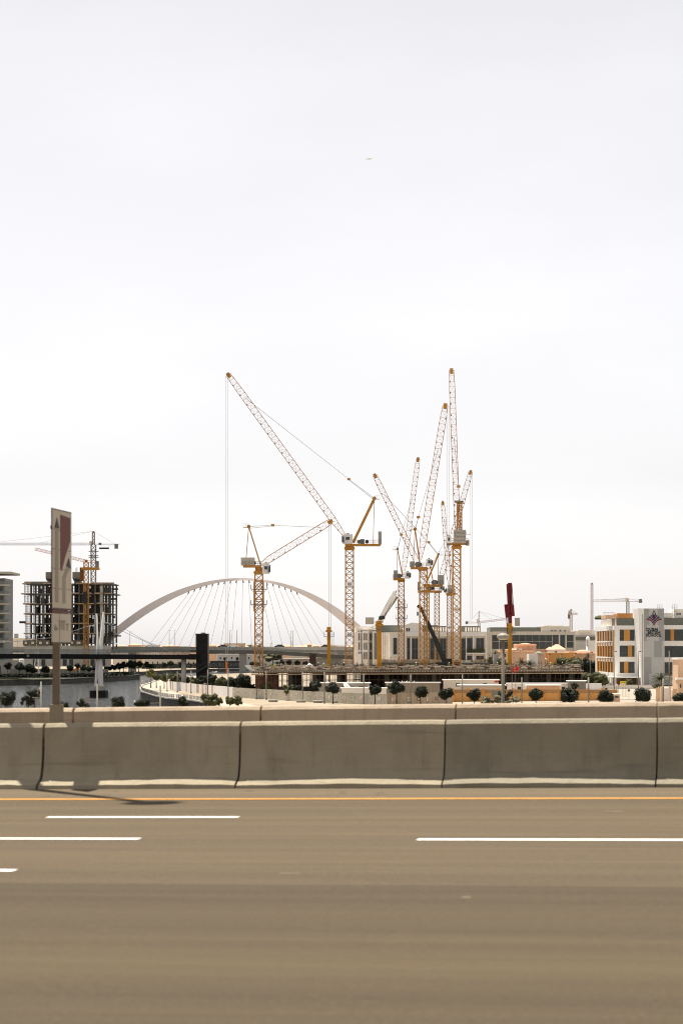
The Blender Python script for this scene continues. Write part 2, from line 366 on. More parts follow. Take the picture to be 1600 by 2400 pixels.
solo('promenade', ribbon(bankL, -7.0, 0.0, G+0.004, G+0.06), bank_grey, kind='structure')
solo('quay_coping', ribbon(bankL, -0.4, 0.25, G+0.064, G+0.30), bank_grey, kind='structure')
# street and rising plot on the school side
m = M().add([(28,470,G+0.03),(260,470,G+0.03),(260,600,G+0.03),(28,600,G+0.03),(260,662,4.1),(40,662,4.1),(260,1000,4.2),(40,1000,4.2)], [(0,1,2,3),(3,2,4,5),(5,4,6,7)])
solo('school_street', m, street_asph, kind='structure')

# ================================================================== OUR VIADUCT
YAW = math.atan(0.2175); SN, CS = math.sin(YAW), math.cos(YAW)
def RD(u, v, h=0.0):                             # road frame: u along the road to the right, v across, h above the surface
    X = u*CS + v*SN; Y = -u*SN + v*CS
    return Vector((X, Y, ZC - 2.12 + 0.01525*X + h))
def upx(px, v):
    r = (px-CX)/F
    return v*(r*CS - SN)/(CS + r*SN)
def rquad(m, u0, u1, v0, v1, h): return m.add([RD(u0,v0,h),RD(u1,v0,h),RD(u1,v1,h),RD(u0,v1,h)], [(0,1,2,3)])
VN = 35.86 + 0.46                                # centre line of the near barrier row
VF = 38.1
m = M(); rquad(m, -160, 160, -16, VF+0.5, 0)
for h0, h1 in ((0,-1.6),): 
    a=[RD(-160,-16,h0),RD(160,-16,h0),RD(160,-16,h1),RD(-160,-16,h1)]; m.add(a, [(0,3,2,1)])
    a=[RD(-160,VF+.5,h0),RD(160,VF+.5,h0),RD(160,VF+.5,h1),RD(-160,VF+.5,h1)]; m.add(a, [(0,1,2,3)])
    a=[RD(-160,-16,h1),RD(160,-16,h1),RD(160,VF+.5,h1),RD(-160,VF+.5,h1)]; m.add(a, [(0,3,2,1)])
solo('viaduct_road', m, asphalt, kind='structure')
def vpx(py): 
    return None
def vrow(py):                                    # v of a road line that crosses the picture's centre at pixel row py
    return (2.12*F/(py-YH))*CS
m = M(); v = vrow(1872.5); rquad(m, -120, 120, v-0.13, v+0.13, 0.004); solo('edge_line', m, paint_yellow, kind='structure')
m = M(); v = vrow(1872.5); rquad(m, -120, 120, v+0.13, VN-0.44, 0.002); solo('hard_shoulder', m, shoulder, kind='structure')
for py, spans in ((1915.5, [(112,559)]), (1967.5, [(-420,327),(978,1660)]), (2044.5, [(-700,35)])):
    v = vrow(py)
    for a, b in spans:
        m = M(); rquad(m, upx(a,v), upx(b,v), v-0.10, v+0.10, 0.004); solo('lane_dash', m, paint_white, kind='structure')
m = M(); rquad(m, -120, 120, -15, vrow(2044.5)-1.2, 0.0015); solo('near_lanes_vignette', m, asphalt_vignette, kind='structure')  # darker, browner sheet over the near lanes, painted to imitate lens vignetting
# small stains of rubber and scuffed paint on the carriageway
rs = random.Random(5); m = M()
for i in range(9):
    u, v = rs.uniform(-12, 2), rs.uniform(18, 35); l = rs.uniform(.08,.3); rquad(m, u, u+l, v, v+rs.uniform(.03,.10), 0.003)
solo('road_scuffs', m, mat('scuff', (0.15,0.12,0.08), 0.9, 0.2, 3), kind='stuff')
m = M()
for i in range(14):
    u, v = rs.uniform(-12, 2), rs.uniform(33.9, 35.2); l = rs.uniform(.06,.16); q = [RD(u,v,.003),RD(u+l,v-.03,.003),RD(u+l*1.1,v+.07,.003),RD(u+.02,v+.09,.003)]; m.add(q, [(0,1,2,3)])
solo('tar_spots', m, mat('tar', (0.05,0.045,0.035), 0.9, 0.2, 3), kind='stuff')

def barrier_mesh(u0, u1, vc, hgt, near):
    prof = [(-0.46,0.0),(-0.455,0.065),(-0.27,0.155),(-0.225,0.23),(-0.185,0.36),(-0.155,0.55),(-0.13,hgt-0.06),(-0.085,hgt-0.012),(-0.06,hgt),
            (0.06,hgt),(0.085,hgt-0.012),(0.13,hgt-0.06),(0.155,0.55),(0.185,0.36),(0.27,0.155),(0.455,0.065),(0.46,0.0)]
    m = M(); N = 14; k = len(prof); rr = random.Random(int(u0*100)+7)
    ph = rr.uniform(0,6); fq = rr.uniform(1.5,7); am = rr.uniform(.004,.014)
    for i in range(N+1):
        u = u0 + (u1-u0)*i/N
        e = 0.015 if i in (0, N) else 0
        for j, (v, h) in enumerate(prof):
            wob = 0.012*math.sin(3.1*i/N*2+ph+j) * (1 if 1 < j < k-2 else 0.3)
            if j in (1, 2, k-2, k-3): h += am*math.sin(fq*i/N+ph)+rr.uniform(-.006,.006)
            m.v.append(tuple(RD(u, vc + v*(1-e*2) + wob*0.4, (h - e*0.3)*1.0)))
    for i in range(N):
        for j in range(k-1):
            m.f.append((i*k+j, (i+1)*k+j, (i+1)*k+j+1, i*k+j+1))
    m.f.append(tuple(range(k))); m.f.append(tuple(N*k+j for j in reversed(range(k)))); return m
for row, vc, j0, j1, hgt in (('near', VN-0.1, 99, 1538, 1.015), ('far', VF, 168, 1538, 1.21)):
    ua, ub = upx(j0, vc-0.2), upx(j1, vc-0.2); ln = (ub-ua)/3
    names = ['cut off by the frame\'s left edge', 'first full one from the left', 'second full one from the left', 'third full one from the left', 'cut off by the frame\'s right edge']
    for i in range(-1, 4):
        u0 = ua + ln*i; gap = 0.022 if i in (-1, 0) else 0.012
        tag_l = ('grey shaded concrete barrier panel in the nearer row, ' if row == 'near' else 'tan concrete parapet panel in the row behind, ') + names[i+1]
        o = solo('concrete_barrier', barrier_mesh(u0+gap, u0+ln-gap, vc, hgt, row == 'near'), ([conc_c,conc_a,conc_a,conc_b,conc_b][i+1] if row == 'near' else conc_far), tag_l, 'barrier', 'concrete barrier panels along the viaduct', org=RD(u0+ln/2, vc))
        if row == 'near':
            pass
    # the same rows run on beyond the frame
    for nm, rng in (('left', range(-9, -1)), ('right', range(4, 12))):
        m = M()
        for i in rng:
            mm = barrier_mesh(ua+ln*i+.02, ua+ln*(i+1)-.02, vc, hgt, True); m.add(mm.v, mm.f)
        solo('concrete_barrier_run', m, conc_near, f'continuing {row} row of barrier panels beyond the frame on the {nm}', 'barrier run')
# median lamp just outside the frame: its shadow lies on the carriageway
base = RD(upx(-24, 37.4), 37.25)
t = thing('median_lamp', 'tall street lamp in the median whose shadow lies on the road', 'street lamp', base)
hl = 19.6
part(t, 'pole', M().tube(base, base+Vector((0,0,hl)), 0.15, 0.11, 12), pole_grey, True)
part(t, 'lamp_head', M().lathe(base+Vector((0,0,hl)), [(0.1,-0.1),(0.38,0.02),(0.43,0.08),(0.32,0.2),(0.1,0.25)], 24), pole_grey, True)

# lane-merge road sign on its post between the two barrier rows
pl, pr = P(122, 1190, 37.9), P(168, 1201, 39.2)
base = P(133, 1700, 38.45); base.z = RD(upx(133, 37.2), 37.2).z
t = thing('road_sign', 'tall lane-merge road sign with red wedge and two arrows on a brown post', 'road sign', base)
part(t, 'post', M().bx(base.x-.057, base.y-.057, base.z, base.x+.057, base.y+.057, ZC+2.05), post_brown)
part(t, 'clamp', M().bx(base.x-.10, base.y-.10, base.z+.93, base.x+.10, base.y+.12, base.z+1.30), mat('clamp_concrete', (0.24,0.20,0.14), 0.8, 0.1, 2))
ux = Vector((pr.x-pl.x, pr.y-pl.y, 0)); W_ = ux.length; ux.normalize(); nrm = Vector((ux.y, -ux.x, 0))
def sp(s_, z, off): return Vector((pl.x, pl.y, 0)) + ux*(s_*W_) + Vector((0,0,z)) + nrm*off
zt = ZC + (YH-1190)*37.9/F; zb = ZC + (YH-1428)*37.9/F; z2t = ZC + (YH-1437)*37.9/F; z2b = ZC + (YH-1505)*37.9/F
def plate(name, s0, s1, za, zb_, off, th, mt, par): 
    return part(par, name, M().slab([sp(s0,za,off),sp(s1,za,off),sp(s1,zb_,off),sp(s0,zb_,off)], -th, nrm), mt)
bk = plate('sign_border', 0, 1, zt, zb, 0.0, 0.012, mat('sign_frame', (0.055,0.026,0.02), .6, .1), t)
zs = np.linspace(zt-0.02, zb+0.02, 6)
for k in range(5): plate('sign_plank', 0.015, 0.985, zs[k], zs[k+1]+0.008, 0.004, 0.003, sign_cream, bk)
def ty(y): return zt + (zb-zt)*(y-60)/(980-60)       # zoomed-photo rows to sign height
def sx_(x): return (x-480)/180.0
def spoly(name, pts, mt, off=0.018): return part(bk, name, M().slab([sp(sx_(x), ty(y), off-.010) for x, y in pts], -0.006, nrm), mt)
spoly('red_wedge', [(553,105),(645,118),(645,335),(600,480),(566,625),(553,600)], sign_red)
spoly('arrow_shaft', [(507,235),(537,235),(537,915),(507,915)], sign_grey)
spoly('arrow_head', [(522,140),(543,235),(501,235)], black, 0.020)
spoly('arrow_shaft', [(574,920),(602,920),(602,690),(640,575),(618,555),(574,680)], sign_grey)
spoly('arrow_head', [(632,490),(652,590),(606,570)], black, 0.020)
for zq in (zt-.3, zb+.3): part(t, 'bracket', M().bar(sp(.05,zq,-.02), sp(.95,zq,-.02), .04, .06), post_brown)
pt_ = plate('distance_plate', 0.02, 0.98, z2t, z2b, 0.0, 0.012, sign_cream, t)
plate('plate_edge', 0.02, 0.98, z2t+0.05, z2t+0.012, 0.004, 0.03, sign_red, t)
def gl(x0,y0,x1,y1): return part(pt_, 'lettering', M().slab([sp(sx_(x),z2t+(z2b-z2t)*(y-1010)/(1275-1010),0.006) for x,y in ((x0,y0),(x1,y0),(x1,y1),(x0,y1))], -0.005, nrm), sign_grey)
for q in ((540,1072,600,1088),(545,1075,556,1160),(566,1075,576,1160),(585,1075,595,1160),(605,1100,636,1112),(616,1100,624,1165),(506,1115,514,1165),(518,1130,526,1165),(506,1152,535,1165)): gl(*q)

# ================================================================== ARCH BRIDGE AND FAR HIGHWAY
DA = 1150; mat_hanger = mat('hanger_grey', (0.45,0.43,0.41), .6, .05)
_o = [(275.5,1468),(306,1445),(337,1423),(377.5,1401.6),(439,1376),(490,1361),(551,1354.6),(612,1358),(678.6,1373.5),(729.6,1391),(800,1429.6),(839,1463)]
_i = [(278,1488),(316,1457.7),(357,1429.6),(408,1404),(459,1380),(510,1364.5),(561,1360),(612,1363.5),(663,1376),(714,1397),(765,1428),(800,1457.7)]
def fit(pts, xs):                                   # smooth even curve through the measured rib edge
    c = np.polyfit([(p[0]-550)/300 for p in pts], [p[1] for p in pts], 4); return [(x, float(np.polyval(c, (x-550)/300))) for x in xs]
outer = fit(_o, np.linspace(236,868,16)); inner = fit(_i, np.linspace(240,850,16))
def smoothpts(pts, k=5):
    o = []
    for i in range(len(pts)-1):
        p0 = pts[max(i-1,0)]; p1 = pts[i]; p2 = pts[i+1]; p3 = pts[min(i+2,len(pts)-1)]
        for j in range(k):
            t = j/k
            o.append(tuple(0.5*((2*p1[c])+(-p0[c]+p2[c])*t+(2*p0[c]-5*p1[c]+4*p2[c]-p3[c])*t*t+(-p0[c]+3*p1[c]-3*p2[c]+p3[c])*t**3) for c in (0,1)))
    o.append(pts[-1]); return o
so_, si_ = smoothpts(outer), smoothpts(inner)
ab = GP(250, DA)
arch = thing('arch_bridge', 'long white arch footbridge with fanned hanger cables spanning the canal', 'bridge', ab)
m = M(); n = len(so_)
for i in range(n):
    t_ = abs(i/(n-1)*2-1); hw = 1.3 + 0.9*t_
    a, b = P(*so_[i], DA), P(*si_[i], DA)
    c_ = (a+b)/2
    m.v += [(a.x,a.y-hw*0.75,a.z),(a.x,a.y+hw*0.75,a.z),(b.x,b.y+hw,b.z),(b.x,b.y-hw,b.z)]
for i in range(n-1):
    for j in range(4): m.f.append((i*4+j, i*4+(j+1)%4, (i+1)*4+(j+1)%4, (i+1)*4+j))
m.f.append((3,2,1,0)); m.f.append(tuple(4*(n-1)+j for j in range(4)))
part(arch, 'arch_rib', m, arch_white)
ix = np.array([p[0] for p in si_]); iy = np.array([p[1] for p in si_])
dx_ = [240,330,420,487,595,640,682,740,800,870]; dyt = [1524,1523,1522,1523.5,1524,1525,1528,1531,1535,1540]
deck_y = lambda x: float(np.interp(x, dx_, dyt))
for i in range(19):
    tx = 443+14*i; ty_ = float(np.interp(tx, ix, iy)); bx_ = 342+24.9*i
    for s_ in (-1.6,):
        part(arch, 'hanger', M().tube(P(tx,ty_+4,DA), P(bx_,deck_y(bx_),DA)+Vector((0,-2.4,0)), 0.075, None, 6), mat_hanger)
        a = P(tx, ty_-1, DA); b = P(tx-2*(1 if i<9 else -1), ty_+6, DA)
        part(arch, 'hanger_bracket', M().bar(a, b, 0.5, 1.0), grey_steel)
m = M(); RR = {-2.6: (M(), M()), 2.6: (M(), M())}
for a, b in zip(range(232, 868, 12), range(244, 880, 12)):
    A, B = P(a, deck_y(a), DA), P(b, deck_y(b), DA)
    th = 1.3 + 0.5*(a > 480)
    q = lambda p, y, z: (p.x, p.y+y, p.z+z)
    m.add([q(A,-2.6,0),q(B,-2.6,0),q(B,2.6,0),q(A,2.6,0),q(A,-2.2,-th),q(B,-2.2,-th),q(B,2.2,-th),q(A,2.2,-th)], [(0,1,2,3),(4,7,6,5),(0,4,5,1),(1,5,6,2),(2,6,7,3),(3,7,4,0)])
    for s_ in (-2.6, 2.6):
        r1, r2 = RR[s_]
        r1.bar(A+Vector((0,s_,1.25)), B+Vector((0,s_,1.25)), 0.12)
        for k in range(2): 
            c = A.lerp(B, k/2); r1.bar(c+Vector((0,s_,0)), c+Vector((0,s_,1.25)), 0.10)
        r2.add([q(A,s_,0.1),q(B,s_,0.1),q(B,s_,1.15),q(A,s_,1.15)], [(0,1,2,3)])
part(arch, 'deck', m, mat('deck_grey', (0.10,0.105,0.10), 0.6, 0.15, 0.2)); 
for r1, r2 in RR.values(): part(arch, 'railing', r1, grey_steel); part(arch, 'mesh_infill', r2, glass_rail)
for x0, x1 in ((742,800),(470,484)):
    part(arch, 'abutment', M().fb(DA+1, x0, 1541 if x0>600 else 1532, x1, 1590, 0, 4), concrete)

DH = 1260
ha = GP(400, DH)
hw_ = thing('highway_bridge', 'concrete road bridge with pale parapet running behind the arch', 'bridge', ha)
m = M().fb(DH, -350, 1519, 1000, 1529, 0.5, 16); part(hw_, 'girder', m, mat('girder_grey', (0.22,0.22,0.20), 0.8, 0.1, 0.1))
part(hw_, 'parapet', M().fb(DH, -350, 1515.5, 470, 1526, 0, 0.45), mat('parapet_beige', (0.40,0.37,0.31), 0.8, 0.1, 0.1, stain=0.2))
part(hw_, 'parapet', M().fb(DH, 470, 1517, 1000, 1524, 0, 0.45), mat('parapet_grey', (0.42,0.41,0.39), 0.8, 0.1, 0.1, stain=0.2))
part(hw_, 'parapet', M().fb(DH, -350, 1516, 1000, 1520, 15.5, 16), concrete)
for x in (300, 560, 790): part(hw_, 'pier', M().fb(DH, x, 1529, x+16, 1592, 3, 11), concrete)
LM = ['first from the left but one','left of the lift tower, nearest it','right of the lift tower, nearest it','right of the lift tower, second nearest it','left one under the right arch half','right one under the right arch half','the very short one','leftmost of all']
for i, (x, yt) in enumerate([(397,1478),(409,1477),(539,1478),(555,1477),(681,1479),(686,1479),(634,1508),(305,1481)]):
    b_ = P(x, 1520, DH+8); tp = P(x, yt, DH+8)
    t = thing('highway_lamp', f'thin lamp mast on the road bridge, {LM[i]}', 'lamp mast', b_, 'lamp masts on the road bridge')
    part(t, 'mast', M().tube(b_, tp, 0.16, 0.09, 6), pole_grey); part(t, 'lamp_arm', M().bar(tp, tp+Vector((0.9,0,0.15)), 0.14), pole_grey)

def car(name, label, px, py, d, l=4.6, body=None, van=False, group=None):
    b = P(px, py, d); t = thing(name, label, 'van' if van else 'car', b, group); h = 1.45 if not van else 2.2
    m = M(); x0, x1, y0, y1 = b.x-l/2, b.x+l/2, b.y-.9, b.y+.9
    m.slab([(x0,y0,b.z+.3),(x0+.05,y0,b.z+.75),(x0+.9,y0,b.z+.85),(x1-.5,y0,b.z+.9),(x1,y0,b.z+.7),(x1,y0,b.z+.3)], 1.8, (0,1,0))
    part(t, 'body', m, body or car_white)
    c = [(x0+.9,y0+.1,b.z+.86),(x0+1.6,y0+.1,b.z+h),(x1-1.3,y0+.1,b.z+h),(x1-.5,y0+.1,b.z+.9)]
    if van: c = [(x0+.3,y0+.1,b.z+.86),(x0+.8,y0+.1,b.z+h),(x1-.02,y0+.1,b.z+h),(x1-.02,y0+.1,b.z+.9)]
    cb = part(t, 'cabin', M().slab(c, 1.6, (0,1,0)), body or car_white)
    part(t, 'window', M().slab([Vector(p)+(Vector((b.x,b.y,b.z+1.1))-Vector(p))*0.13+Vector((0,-.02 if not van else -.0,0)) for p in ([(q_[0], y0+.09, q_[2]) for q_ in c])], 0.03, (0,-1,0)), glass)
    for xx in (x0+.85, x1-.85):
        for yy in (y0-.02, y1-.18): part(t, 'wheel', M().tube((xx,yy,b.z+.32),(xx,yy+.2,b.z+.32),.32,None,12), tyre)
    return t
for i, (x, c, lab) in enumerate([(522,car_dark,'dark car on the road bridge above the granite lift tower, leftmost of the three'),(546,car_white,'white car on the road bridge between the lamp masts and the hotel'),(655,car_dark,'dark car on the road bridge right of the crane with the yellow mast'),
                       (763,car_dark,'dark car on the road bridge just behind the amber placing-boom column'),(352,car_white,'white car on the road bridge above the left footbridge cables')]):
    car('car', lab, x, 1517.2, DH+3, 5.2, c, group='cars on the road bridge')

# ================================================================== CABLE-STAYED FOOTBRIDGE WITH PYLON, LIFT TOWER
DP = 716
base = GP(238, DP, 0.0)
fbz = lambda py, d=DP: ZC + (YH-py)*d/F
t = thing('pylon_footbridge', 'black-girder footbridge hung from a slim white two-legged pylon in the canal', 'bridge', base)
part(t, 'pier_base', M().fb(DP, 214, 1618, 251, 1640, -4, 4), granite)
part(t, 'pier_block', M().fb(DP, 219.5, 1608, 228, 1618.2, -2, 2), conc_pale); part(t, 'pier_block', M().fb(DP, 231, 1608, 246, 1618.2, -2.4, 2.4), conc_pale)
def leg(pts, hw):
    m = M(); k = len(pts)
    for (xl, xr, y) in pts:
        a, b = P(xl,y,DP), P(xr,y,DP); mx = (a+b)/2
        m.v += [(a.x,a.y,a.z),(mx.x,a.y-hw,a.z),(b.x,a.y,a.z),(mx.x,a.y+hw,a.z)]
    for i in range(k-1):
        for j in range(4): m.f.append((i*4+j, i*4+(j+1)%4, (i+1)*4+(j+1)%4, (i+1)*4+j))
    m.f += [(3,2,1,0), tuple(4*(k-1)+j for j in range(4))]; return m
part(t, 'pylon_leg', leg([(222,227,1609),(225,232,1540),(226,231.5,1500),(224.5,228.5,1438)], 1.0), white_paint)
part(t, 'pylon_leg', leg([(232,243,1609),(226.5,242,1575),(229,240,1545),(236.5,244.5,1470),(241.5,245.5,1434)], 1.1), white_paint)
DKZ0, DKZ1 = fbz(1531), fbz(1545.5)
gx0, gx1 = -420, 447
m = M()
X0, X1 = (gx0-CX)*DP/F, (gx1-CX)*DP/F
m.slab([(X0,DP-2.5,fbz(1530.5)),(X1,DP-2.5,fbz(1534)),(X1,DP-2.5,fbz(1545.5)),(X0,DP-2.5,fbz(1542))], 5.0, (0,1,0)); part(t, 'girder', m, bridge_black)
r1 = M(); r2 = M(); ky = (1534-1530.5)/(gx1-gx0)
for i, x in enumerate(range(gx0, gx1-10, 14)):
    y = 1530.5+ky*(x-gx0)
    for off in (-2.5, 2.5):
        a = P(x, y, DP)+Vector((0,off,0.03)); b = P(x+14, y+ky*14, DP)+Vector((0,off,0.03))
        r1.bar(a, a+Vector((0,0,1.35)), 0.07); r1.bar(a+Vector((0,0,1.35)), b+Vector((0,0,1.35)), 0.07)
        pp = part(t, 'glass_panel', M().slab([a+Vector((.06,0,.08)), b+Vector((-.06,0,.08)), b+Vector((-.06,0,1.28)), a+Vector((.06,0,1.28))], .02, (0,1,0)), glass_rail) if off < 0 else None
part(t, 'handrail', r1, grey_steel)
for x, y in ((226.5,1440),(243.5,1436)):
    for ex, ey in (((-60,1513),(0,1504),(60,1500),(150,1478)) if x < 230 else ((330,1528),(380,1531),(440,1532))):
        pass
tp1, tp2 = P(226,1462,DP), P(243.5,1460,DP)
m = M()
seq = [P(-80,1512,DP),P(0,1506,DP),P(45,1503,DP),P(75,1499,DP),P(120,1495,DP),P(170,1480,DP),P(200,1470,DP),P(225,1463,DP),P(243,1457,DP)]
for a, b in zip(seq, seq[1:]): m.tube(a, b, 0.09, None, 6)
seq = [P(243,1457,DP),P(300,1485,DP),P(350,1508,DP),P(400,1527,DP),P(440,1541,DP)]
for a, b in zip(seq, seq[1:]): m.tube(a, b, 0.07, None, 6)
seq = [P(243,1457,DP)+Vector((0,2,0)),P(290,1472,DP),P(335,1499,DP),P(395,1524,DP)]
for a, b in zip(seq, seq[1:]): m.tube(a, b, 0.06, None, 6)
part(t, 'main_cable', m, rope)
m = M()
for x, y in ((12,1506),(42,1504),(75,1499),(105,1496),(182,1476)):
    m.tube(P(x,y,DP), P(x,1531,DP), 0.035, None, 5)
for x, y in ((270,1468),(305,1487),(335,1499),(372,1516)):
    m.tube(P(x,y,DP), P(x,1532,DP), 0.035, None, 5)
part(t, 'suspender', m, rope)
for x, y in ((10,1504),(42,1503),(74,1498.5),(104,1495)): part(t, 'cable_lamp', M().fb(DP, x-1.6, y-2, x+1.6, y+2, -.3, .3), white_paint)
c = P(69,1537,DP); part(t, 'round_emblem', M().tube(c+Vector((0,-2.54,0)), c+Vector((0,-2.60,0)), .42, None, 20), pole_grey)
lx = P(431, 1544, DP)
part(t, 'column', M().tube((lx.x,DP,G), (lx.x,DP,lx.z), 0.72, None, 18), conc_pale, True)
part(t, 'landing', M().fb(DP, 444, 1533, 463, 1546, -3, 3), bridge_black)
b = GP(473, DP+3)
t = thing('lift_tower', 'tall black granite lift tower at the footbridge landing', 'tower', b)
part(t, 'shaft', M().fb(DP, 460, 1487, 487, 1592, 0, 7), granite)
part(t, 'edge_trim', M().fb(DP, 457, 1486, 460, 1520, 0.3, 6), glass_rail)
part(t, 'roof_slab', M().fb(DP, 457.5, 1485, 487.5, 1487.2, -.2, 7.2), dark_steel)
part(t, 'roof_vent', M().fb(DP, 470, 1482.5, 480, 1485, 2, 5), grey_steel)
for k in range(14):                                 # granite courses
    z0, z1 = 1489+k*7.3, 1489+(k+1)*7.3-0.5
    for xa, xb in ((460.4,473.3),(473.7,486.6)): part(t, 'cladding_panel', M().fb(DP, xa, z0, xb, min(z1,1591), -0.06, 0.01), granite)
st = M().slab([P(461,1573,DP)+Vector((0,-1.8,0)),P(484,1560,DP)+Vector((0,-1.8,0)),P(490,1560,DP)+Vector((0,-1.8,0)),P(490,1562.5,DP)+Vector((0,-1.8,0)),P(486,1563,DP)+Vector((0,-1.8,0)),P(463,1576,DP)+Vector((0,-1.8,0))], 1.6, (0,1,0))
sp_ = part(t, 'staircase', st, dark_steel)
st = M()
for k in range(8):
    a = P(461+23*k/7, 1573-13*k/7, DP)+Vector((0,-1.8,0)); st.bar(a, a+Vector((0,0,1.3)), .07)
st.bar(P(461,1563,DP)+Vector((0,-1.8,0)), P(484,1550,DP)+Vector((0,-1.8,0)), .1); st.bar(P(484,1550,DP)+Vector((0,-1.8,0)), P(490,1550,DP)+Vector((0,-1.8,0)), .1)
part(sp_, 'stair_rail', st, dark_steel)

# ================================================================== PODIUM UNDER CONSTRUCTION
ZS = ZC - 5.5                                        # podium slab top
podium = [( -22.2,598),(63,632),(66,800),(-32,800),(-26.5,680)]
base = Vector((20,640,G))
pod = thing('podium_under_construction', 'wide low concrete podium with formwork edge and dark open storey below the cranes', 'building site', base)
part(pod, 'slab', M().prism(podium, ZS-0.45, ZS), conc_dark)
def edge_pts(a, b, n): return [Vector((a[0]+(b[0]-a[0])*i/n, a[1]+(b[1]-a[1])*i/n, 0)) for i in range(n+1)]
fe = edge_pts(podium[0], podium[1], 210)             # front edge
m = M()
for i, p in enumerate(fe):                           # ends of the formwork beams
    m.bx(p.x-.09, p.y-.95+.12*math.sin(i*1.7), ZS-.42, p.x+.09, p.y+.6, ZS-.14)
part(pod, 'formwork_beams', m, mat('beam_ends', (0.50,0.40,0.30), .8, .2, 1))['kind'] = 'stuff'
part(pod, 'edge_board', M().bar(fe[0]+Vector((0,-.45,ZS-.55)), fe[-1]+Vector((0,-.45,ZS-.55)), .12, .22), rebar)
part(pod, 'ledger_beam', M().bar(fe[0]+Vector((0,-.2,ZS-.92)), fe[-1]+Vector((0,-.2,ZS-.92)), .16, .26), timber)
part(pod, 'top_rail', M().bar(fe[0]+Vector((0,-.3,ZS+1.0)), fe[-1]+Vector((0,-.3,ZS+1.0)), .06, .08), timber)
me_post = M().bx(-.035,-.035,0,.035,.035,1.15).mesh('rail_post'); me_post.materials.append(rebar)
for i in range(0, 211, 5):
    p = fe[i]; inst(pod, 'rail_post', me_post, Vector((p.x,p.y-.3,ZS)) - base)
rs = random.Random(11)
me_board = M().bx(-.9,-.03,-.09,.9,.03,.09).mesh('guard_board'); me_board.materials.append(mat('guard_board', (0.55,0.47,0.38), 0.8, 0.2, 1))
for i in range(3, 208, 7):
    p = fe[i]; inst(pod, 'guard_board', me_board, Vector((p.x,p.y-.36,ZS+.55+rs.uniform(-.1,.35))) - base, math.atan2(34,85))
# columns of the open storey
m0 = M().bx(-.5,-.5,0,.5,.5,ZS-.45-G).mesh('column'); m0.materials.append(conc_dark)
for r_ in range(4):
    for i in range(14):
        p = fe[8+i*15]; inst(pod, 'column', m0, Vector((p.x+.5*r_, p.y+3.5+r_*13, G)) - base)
# shoring props: slender posts in ranks
m0 = M(); 
for z in (0,): m0.bx(-.06,-.06,0,.06,.06,ZS-.75-G)
m0.bx(-.14,-.14,0,.14,.14,.06); m0.bar((-.55,0,2.2),(.55,0,2.2),.05); m0.bar((-.55,0,4.3),(.55,0,4.3),.05)
mp0 = m0.mesh('shoring_prop'); mp0.materials.append(rebar)
k_ = 0
for i in range(3, 210, 3):
    if rs.random() < 0.14: continue
    p = fe[i]; inst(pod, 'shoring_prop', mp0, Vector((p.x+rs.uniform(-.2,.2), p.y+rs.uniform(.2,1.4), G)) - base)
for i in range(2, 210, 2):
    p = fe[i]
    for r_ in range(2): inst(pod, 'shoring_prop', mp0, Vector((p.x+rs.uniform(-.5,.5), p.y+rs.uniform(4,28), G)) - base)
m = M()
for z in (ZS-2.3, ZS-4.4): m.bar(fe[0]+Vector((0,1.2,z)), fe[-1]+Vector((0,1.2,z)), .06, .07)
part(pod, 'ledger_tubes', m, rebar)
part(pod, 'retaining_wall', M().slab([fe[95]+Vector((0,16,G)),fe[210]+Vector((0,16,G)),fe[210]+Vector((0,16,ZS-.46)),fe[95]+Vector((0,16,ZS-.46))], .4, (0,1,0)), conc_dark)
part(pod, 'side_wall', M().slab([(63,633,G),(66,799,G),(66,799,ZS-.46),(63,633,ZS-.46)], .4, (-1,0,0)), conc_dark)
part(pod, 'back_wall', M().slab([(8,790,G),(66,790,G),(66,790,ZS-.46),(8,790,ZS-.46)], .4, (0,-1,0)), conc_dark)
# round ramp wrapped in netting at the left corner
c = Vector((-18.6, 604.5, G)); m = M().lathe(c, [(2.7,0),(2.8,2),(2.8,4),(2.7,5.6)], 20)
dr = part(pod, 'ramp_drum', m, net_red); m = M()
for k in range(20):
    a = 2*math.pi*k/20; m.bar(c+Vector((2.85*math.cos(a),2.85*math.sin(a),0)), c+Vector((2.85*math.cos(a),2.85*math.sin(a),6.0)), .12)
for z in (.8,2.1,3.4,4.7,5.8):
    for k in range(20):
        a, b = 2*math.pi*k/20, 2*math.pi*(k+1)/20
        m.bar(c+Vector((2.87*math.cos(a),2.87*math.sin(a),z)), c+Vector((2.87*math.cos(b),2.87*math.sin(b),z)), .10)
part(dr, 'drum_scaffold', m, rebar)['kind'] = 'stuff'
# clutter on the slab: stacked timber, starter bars, table forms
mt = M(); mr = M(); mg = M(); mw = M()
for i in range(900):
    u = rs.random(); v = rs.random()**2.2
    x = -21 + u*84 - 6*v; y = 600 + (x+22)*0.39 + v*120 + 1
    if x > 62: continue
    q = rs.random()
    if q < .42: mt.bx(x-rs.uniform(.4,1.6), y, ZS, x+rs.uniform(.4,1.6), y+rs.uniform(.5,1.5), ZS+rs.uniform(.15,.55))
    elif q < .72:
        for k in range(4): mr.bar((x+k*.3,y,ZS),(x+k*.3+rs.uniform(-.1,.1),y,ZS+rs.uniform(.6,1.8)),.05)
    elif q < .88: mg.bx(x-.7,y,ZS+.55,x+.7,y+1.2,ZS+.75); mg.bx(x-.65,y,ZS,x-.55,y+.1,ZS+.55); mg.bx(x+.55,y,ZS,x+.65,y+.1,ZS+.55)
    else: mw.bx(x-rs.uniform(.2,.8), y, ZS, x+rs.uniform(.2,.8), y+.6, ZS+rs.uniform(.3,.9))
